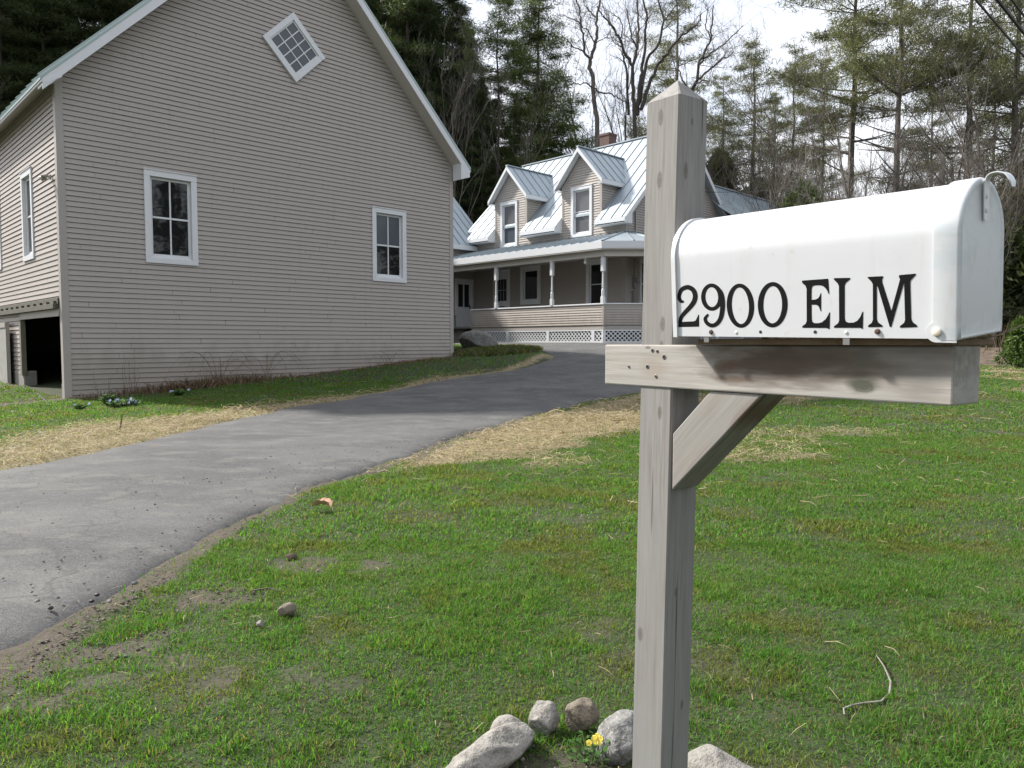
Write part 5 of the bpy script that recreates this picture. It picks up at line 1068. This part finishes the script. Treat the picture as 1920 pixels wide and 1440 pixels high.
traced('bare_tree', 'large multi-stemmed bare tree behind the farmhouse ridge', 42, (960, 0), [([(1225, 1180), (1215, 900), (1205, 660), (1130, 540), (1090, 420), (1000, 260), (900, 150), (850, 60)], .13, .03, 0, -1), ([(1240, 1150), (1285, 800), (1300, 650), (1330, 480), (1330, 300), (1350, 150), (1310, 0), (1300, -150)], .11, .04, 0, 1), ([(1255, 1150), (1300, 850), (1350, 600), (1470, 430), (1520, 200), (1460, 0), (1440, -150)], .11, .035, .2, 1.6), ([(1290, 1100), (1390, 780), (1470, 630), (1570, 510), (1700, 350), (1850, 250), (1900, 140)], .11, .03, 0, -.8), ([(1165, 1150), (1150, 750), (1115, 560), (1110, 480)], .08, .04, .4, .8), ([(1210, 650), (1255, 480), (1270, 300), (1255, 100), (1230, -100)], .09, .035, 0, .5), ([(1110, 480), (1040, 440), (980, 330)], .04, .015, .5, 1.4), ([(1255, 490), (1190, 380), (1165, 200), (1150, 90)], .05, .02, .2, -.8), ([(1520, 200), (1600, 110), (1660, 20)], .04, .015, 1.4, 2), ([(1085, 420), (1110, 300), (1080, 190), (1000, 150)], .04, .015, -.6, -1.6)], 6, 'bark_dark')
traced('bare_tree', 'bare spreading tree whose limbs reach right above the post top', 46, (1300, 0), [([(-60, 1180), (-45, 1000), (0, 870), (40, 780), (50, 640), (130, 480), (175, 400), (190, 250), (200, 50)], .14, .03, 0, .6), ([(55, 790), (180, 680), (290, 580), (350, 570), (400, 520)], .07, .02, 0, -1), ([(55, 650), (170, 530), (300, 450), (430, 330), (500, 250)], .06, .018, .2, 1.2), ([(20, 845), (100, 805), (160, 812)], .05, .015, 0, -.6), ([(-30, 960), (-110, 800), (-160, 640), (-120, 500)], .06, .02, 0, 1), ([(175, 400), (120, 250), (140, 100), (100, 0)], .045, .015, .4, 1)], 7, 'bark_dark')
make_bare('bare_tree', 'bare tree with a long limb slanting right near the mailbox door', 'bare tree', at(1822, 33), None, 'bark_dark', seed=37, height=11, r0=.20, fork=.25, stems=2, spread=.7, twigs=3)
make_bare('bare_tree', 'pale leaning bare birch-like tree above the middle of the mailbox', 'bare tree', at(1560, 30), None, 'bark_pale', 'bark_pale', seed=38, height=7.5, r0=.06, fork=.3, stems=2, spread=.45, twigs=3, lean=.2)
R = thing('snag', 'bare broken snag trunk above the right half of the mailbox', 'dead tree', at(1757, 40)); l = R.location
mb = MB(); o = V(*at(1757, 40)); mb.tube([o, o + V(.05, 0, 4), o + V(-.05, 0, 8), o + V(0, 0, 11.2)], [.22, .19, .16, .12], 8); mb.build('trunk', M['bark_pale'], R, smooth=True)
mb = MB(); mb.tube([o + V(0, 0, 10.8), o + V(-1, .1, 11.9), o + V(-1.5, .1, 12.4)], [.08, .06, .02], 5); mb.tube([o + V(0, 0, 8), o + V(.8, .1, 8.4)], [.05, .02], 5); mb.build('branch', M['bark_pale'], R)
# thicket of thin bare saplings, from the ridge of the house to the right edge
SP = [make_bare('sapling', 'thin bare grey-brown sapling in the thicket beyond the lawn', 'sapling', (0, 0, 0), 'bare saplings in the thicket', 'bark', 'twig', seed=50 + i, height=h, r0=r_, fork=.35, spread=.5, twigs=2, stems=st) for i, (h, r_, st) in enumerate(((12, .10, 1), (14.5, .12, 1), (10, .08, 2), (8, .06, 3)))]
used_.update({p.name: 0 for p in SP})
for i in range(50):
    u = 1080 + (1990 - 1080) * ((i * .61803) % 1); d = rr.uniform(25, 50) if u > 1440 else rr.uniform(44, 60); s = rr.uniform(.7, 1.15); k = i % 4
    if d < 30: s *= .75
    place(SP[k], i, at(u, d), (s, s, s * rr.uniform(.9, 1.25)), rr.random() * 6.28)
DS = make_bare('sapling', 'thin bare grey stem among the dark evergreens', 'sapling', (0, 0, 0), 'bare stems among the evergreens', 'bark_dark', 'twig_dark', seed=71, height=13, r0=.09, fork=.35, spread=.5, twigs=2); used_[DS.name] = 0
for i in range(9):      # bare stems among the dark evergreens
    u = rr.uniform(650, 1010) if i % 3 else rr.uniform(-40, 300); d = rr.uniform(40, 50) if i % 3 else rr.uniform(48, 54); s = rr.uniform(.8, 1.1)
    place(DS, i, at(u, d), (s, s, s * 1.25), rr.random() * 6.28, 'thin bare grey stem among the dark evergreens', 'bare stems among the evergreens')
# low evergreens and brush
G3 = ((.035, .065, .014), (.10, .14, .035))
def shrub(name, label, cat, loc, h, w, col, n=900, group=None, seed=1, leaf=.07):
    g = np.random.default_rng(seed); R = thing(name, label, cat, loc, group); a = g.random(n) * 6.283; zz = g.random(n) ** .8; rad = w * .5 * (1 - zz) ** .55 * np.sqrt(g.random(n)) * (1 + .25 * np.sin(a * 3 + zz * 7)); C = np.stack([rad * np.cos(a), rad * np.sin(a), .05 + zz * h], -1)
    k = 9; N_ = n * k; ci = np.repeat(np.arange(n), k); d = g.normal(size=(N_, 3)); d /= np.linalg.norm(d, axis=1)[:, None]; P0 = C[ci] + d * leaf * .8 * g.random((N_, 1)); s2 = np.cross(d, g.normal(size=(N_, 3))); s2 /= np.linalg.norm(s2, axis=1)[:, None]; L = leaf * (.5 + g.random((N_, 1)))
    vs = np.stack([P0 - s2 * L * .22, P0 + s2 * L * .22, P0 + d * L], 1).reshape(-1, 3); t_ = g.random(n)[ci][:, None]; c = (np.array(col[0]) * (1 - t_) + np.array(col[1]) * t_) * (.6 + .8 * g.random((N_, 1)))
    put('foliage', np_mesh('foliage', vs, np.arange(N_ * 3).reshape(-1, 3), np.repeat(c, 3, 0)), M['needle'], R)
    mb = MB(); L0 = V(*loc); mb.tube([L0 - ZU * .1, L0 + ZU * h * .8], [w * .03 + .01, .01], 6); mb.build('stem', M['bark_dark'], R); return R
shrub('evergreen_shrub', 'small bright green evergreen shrub at the right lawn edge', 'shrub', tuple(gpt(1912, 690)), 1.15, .95, ((.035, .07, .015), (.095, .14, .04)), 700, seed=3, leaf=.09)
for i, (u, d, h, w, lab) in enumerate(((1500, 34, 7.4, 5.5, 'rounded yellow-green young pine in the thicket left of the big pines'), (1720, 34, 6.2, 5.5, 'dull green young evergreen above the middle of the mailbox'), (1585, 32, 6.0, 4.5, 'dark young evergreen low behind the mailbox top'), (1860, 30, 5.5, 4.5, 'dark evergreen bush above the mailbox latch'), (1050, 46, 7.5, 6.5, 'low dark evergreen left of the brick chimney'), (1160, 48, 8.5, 6, 'low dark evergreen right of the brick chimney'), (1345, 56, 10, 6, 'small dark evergreen on the skyline just right of the post'), (1420, 58, 9, 8, 'dark evergreen low in the thicket, second right of the post'), (1455, 50, 7, 7, 'dark evergreen low in the thicket, third right of the post'), (1640, 40, 7, 6, 'dark evergreen behind the foot of the bare-trunked pine'), (1780, 42, 7, 7, 'dark evergreen behind the snag trunk'), (1910, 36, 9, 6, 'tall dark evergreen at the right edge behind the mailbox latch'), (1540, 44, 8, 7, 'dark evergreen between the young pine and the big pines'), (1690, 50, 9, 8, 'farthest dark evergreen above the mailbox'))):
    shrub('young_evergreen', lab, 'evergreen tree', at(u, d), h, w, G3 if i == 0 else ((.030, .048, .016), (.075, .085, .035)), 2000, seed=60 + i, leaf=.34)
def brush():
    n = 2700; u = RNG.uniform(1250, 2080, n); d = np.where(u > 1440, RNG.uniform(21, 44, n), RNG.uniform(42, 60, n)); x = (u - 960) / F_PX * d; keep = ~in_building(x, d) & ((d > 21.5) | (x > 11)); x, d = x[keep], d[keep]; n = len(x); z = terr(x, d)
    a = RNG.random(n) * 6.283; h = RNG.uniform(.5, 2.8, n) * np.clip((d - 17) / 14, .25, 1.25); l = RNG.uniform(.05, .5, n) * h; tip = np.stack([x + np.cos(a) * l, d + np.sin(a) * l, z + h], -1); p = np.stack([x, d, z - .1], -1); m = (p + tip) / 2 + np.stack([np.cos(a + 1), np.sin(a + 1), 0 * a], -1) * (h * .06)[:, None]
    w = (.010 + .016 * RNG.random(n))[:, None]; V_, T_, C_ = [], [], []; base = 0; r = RNG.random((n, 1)); c = np.array([.15, .122, .085]) * (.35 + .9 * r)
    for ang in (0, 1.57):
        s = np.stack([np.full(n, math.cos(ang)), np.full(n, math.sin(ang)), np.zeros(n)], -1) * w; vs = np.stack([p - s, p + s, m - s * .7, m + s * .7, tip], 1).reshape(-1, 3); k = np.arange(n)[:, None] * 5; V_.append(vs); T_.append(np.concatenate([k + [0, 1, 3], k + [0, 3, 2], k + [2, 3, 4]], 0) + base); C_.append(np.repeat(c, 5, 0)); base += len(vs)
    # side twigs
    for q in range(3):
        t_ = RNG.uniform(.3, .95, n)[:, None]; b = p * (1 - t_) + tip * t_; aa = RNG.random(n) * 6.283; L = (RNG.uniform(.2, .55, n) * h * .5)[:, None]; dv = np.stack([np.cos(aa), np.sin(aa), RNG.uniform(.1, 1.1, n)], -1); s = np.stack([-np.sin(aa), np.cos(aa), 0 * aa], -1) * w * .55; vs = np.stack([b - s, b + s, b + dv * L], 1).reshape(-1, 3); k = np.arange(n)[:, None] * 3; V_.append(vs); T_.append(k + [0, 1, 2] + base); C_.append(np.repeat(c, 3, 0)); base += len(vs)
    tag(put('undergrowth', np_mesh('undergrowth', np.concatenate(V_), np.concatenate(T_), np.concatenate(C_)), M['straw']), 'grey-brown leafless undergrowth filling the wood edge beyond the lawn', 'undergrowth', kind='stuff')
brush()
# unseen trees across the road, added for window reflections and to cut skylight
for i, (x, y) in enumerate(((26, -14), (34, -8), (40, -16), (30, -22), (46, -10), (22, -24), (52, -20), (14, -26), (4, -28), (-8, -27), (-20, -30), (-30, -22), (-38, -12), (-30, -36), (-12, -38), (10, -38), (38, -30), (50, 2), (56, -8), (-46, -2), (-44, -24), (44, 12))):
    copy_thing(HP[i % 3], (x, y, -.1), i, (.8, .8, .62 + .05 * (i % 3)), 'unseen evergreen across the road, added for window reflections and less skylight', 'evergreens across the road')

# ------------------------------------------------------------------ light
SUN_AZ, SUN_EL = math.atan2(-.91, .415), math.radians(42)
sd = Vector((math.sin(SUN_AZ) * math.cos(SUN_EL), math.cos(SUN_AZ) * math.cos(SUN_EL), math.sin(SUN_EL)))
sun = bpy.data.lights.new('sun', 'SUN'); sun.energy = 3.7; sun.angle = math.radians(4); sun.color = (1, .955, .885)
so = bpy.data.objects.new('sun', sun); COL.objects.link(so); so.rotation_euler = sd.to_track_quat('Z', 'Y').to_euler(); so.location = (-30, 14, 40)
w = bpy.data.worlds.new('World'); SC.world = w; w.use_nodes = True; nt = w.node_tree; nt.nodes.clear()
out = nt.nodes.new('ShaderNodeOutputWorld'); bg = nt.nodes.new('ShaderNodeBackground'); sky = nt.nodes.new('ShaderNodeTexSky'); sky.sky_type = 'NISHITA'; sky.sun_disc = False; sky.sun_elevation = SUN_EL; sky.sun_rotation = SUN_AZ; sky.dust_density = 2.0; sky.air_density = 1.0
tc = nt.nodes.new('ShaderNodeTexCoord'); mp = nt.nodes.new('ShaderNodeMapping'); mp.inputs['Scale'].default_value = (1, 1, 2.6); nz = nt.nodes.new('ShaderNodeTexNoise'); nz.inputs['Scale'].default_value = 1.8; nz.inputs['Detail'].default_value = 5
rp = nt.nodes.new('ShaderNodeValToRGB'); rp.color_ramp.elements[0].position = .36; rp.color_ramp.elements[0].color = (.45,) * 3 + (1,); rp.color_ramp.elements[1].position = .62; rp.color_ramp.elements[1].color = (.95,) * 3 + (1,)
mx = nt.nodes.new('ShaderNodeMix'); mx.data_type = 'RGBA'; mx.inputs[7].default_value = (5.3, 5.4, 5.65, 1)
L = nt.links.new; L(tc.outputs['Generated'], mp.inputs[0]); L(mp.outputs[0], nz.inputs['Vector']); L(nz.outputs[0], rp.inputs[0]); L(rp.outputs[0], mx.inputs[0]); L(sky.outputs[0], mx.inputs[6]); L(mx.outputs[2], bg.inputs[0]); L(bg.outputs[0], out.inputs[0]); bg.inputs[1].default_value = .112
vs_ = SC.view_settings; SC.display_settings.display_device = 'sRGB'; vs_.view_transform = 'Standard'; vs_.look = 'None'; vs_.gamma = 1; vs_.use_curve_mapping = False; vs_.exposure = 1.15
SC.cycles.max_bounces = 6; SC.cycles.transparent_max_bounces = 8; SC.cycles.use_denoising = True; SC.cycles.use_adaptive_sampling = False
SC.cycles.sample_clamp_indirect = 6
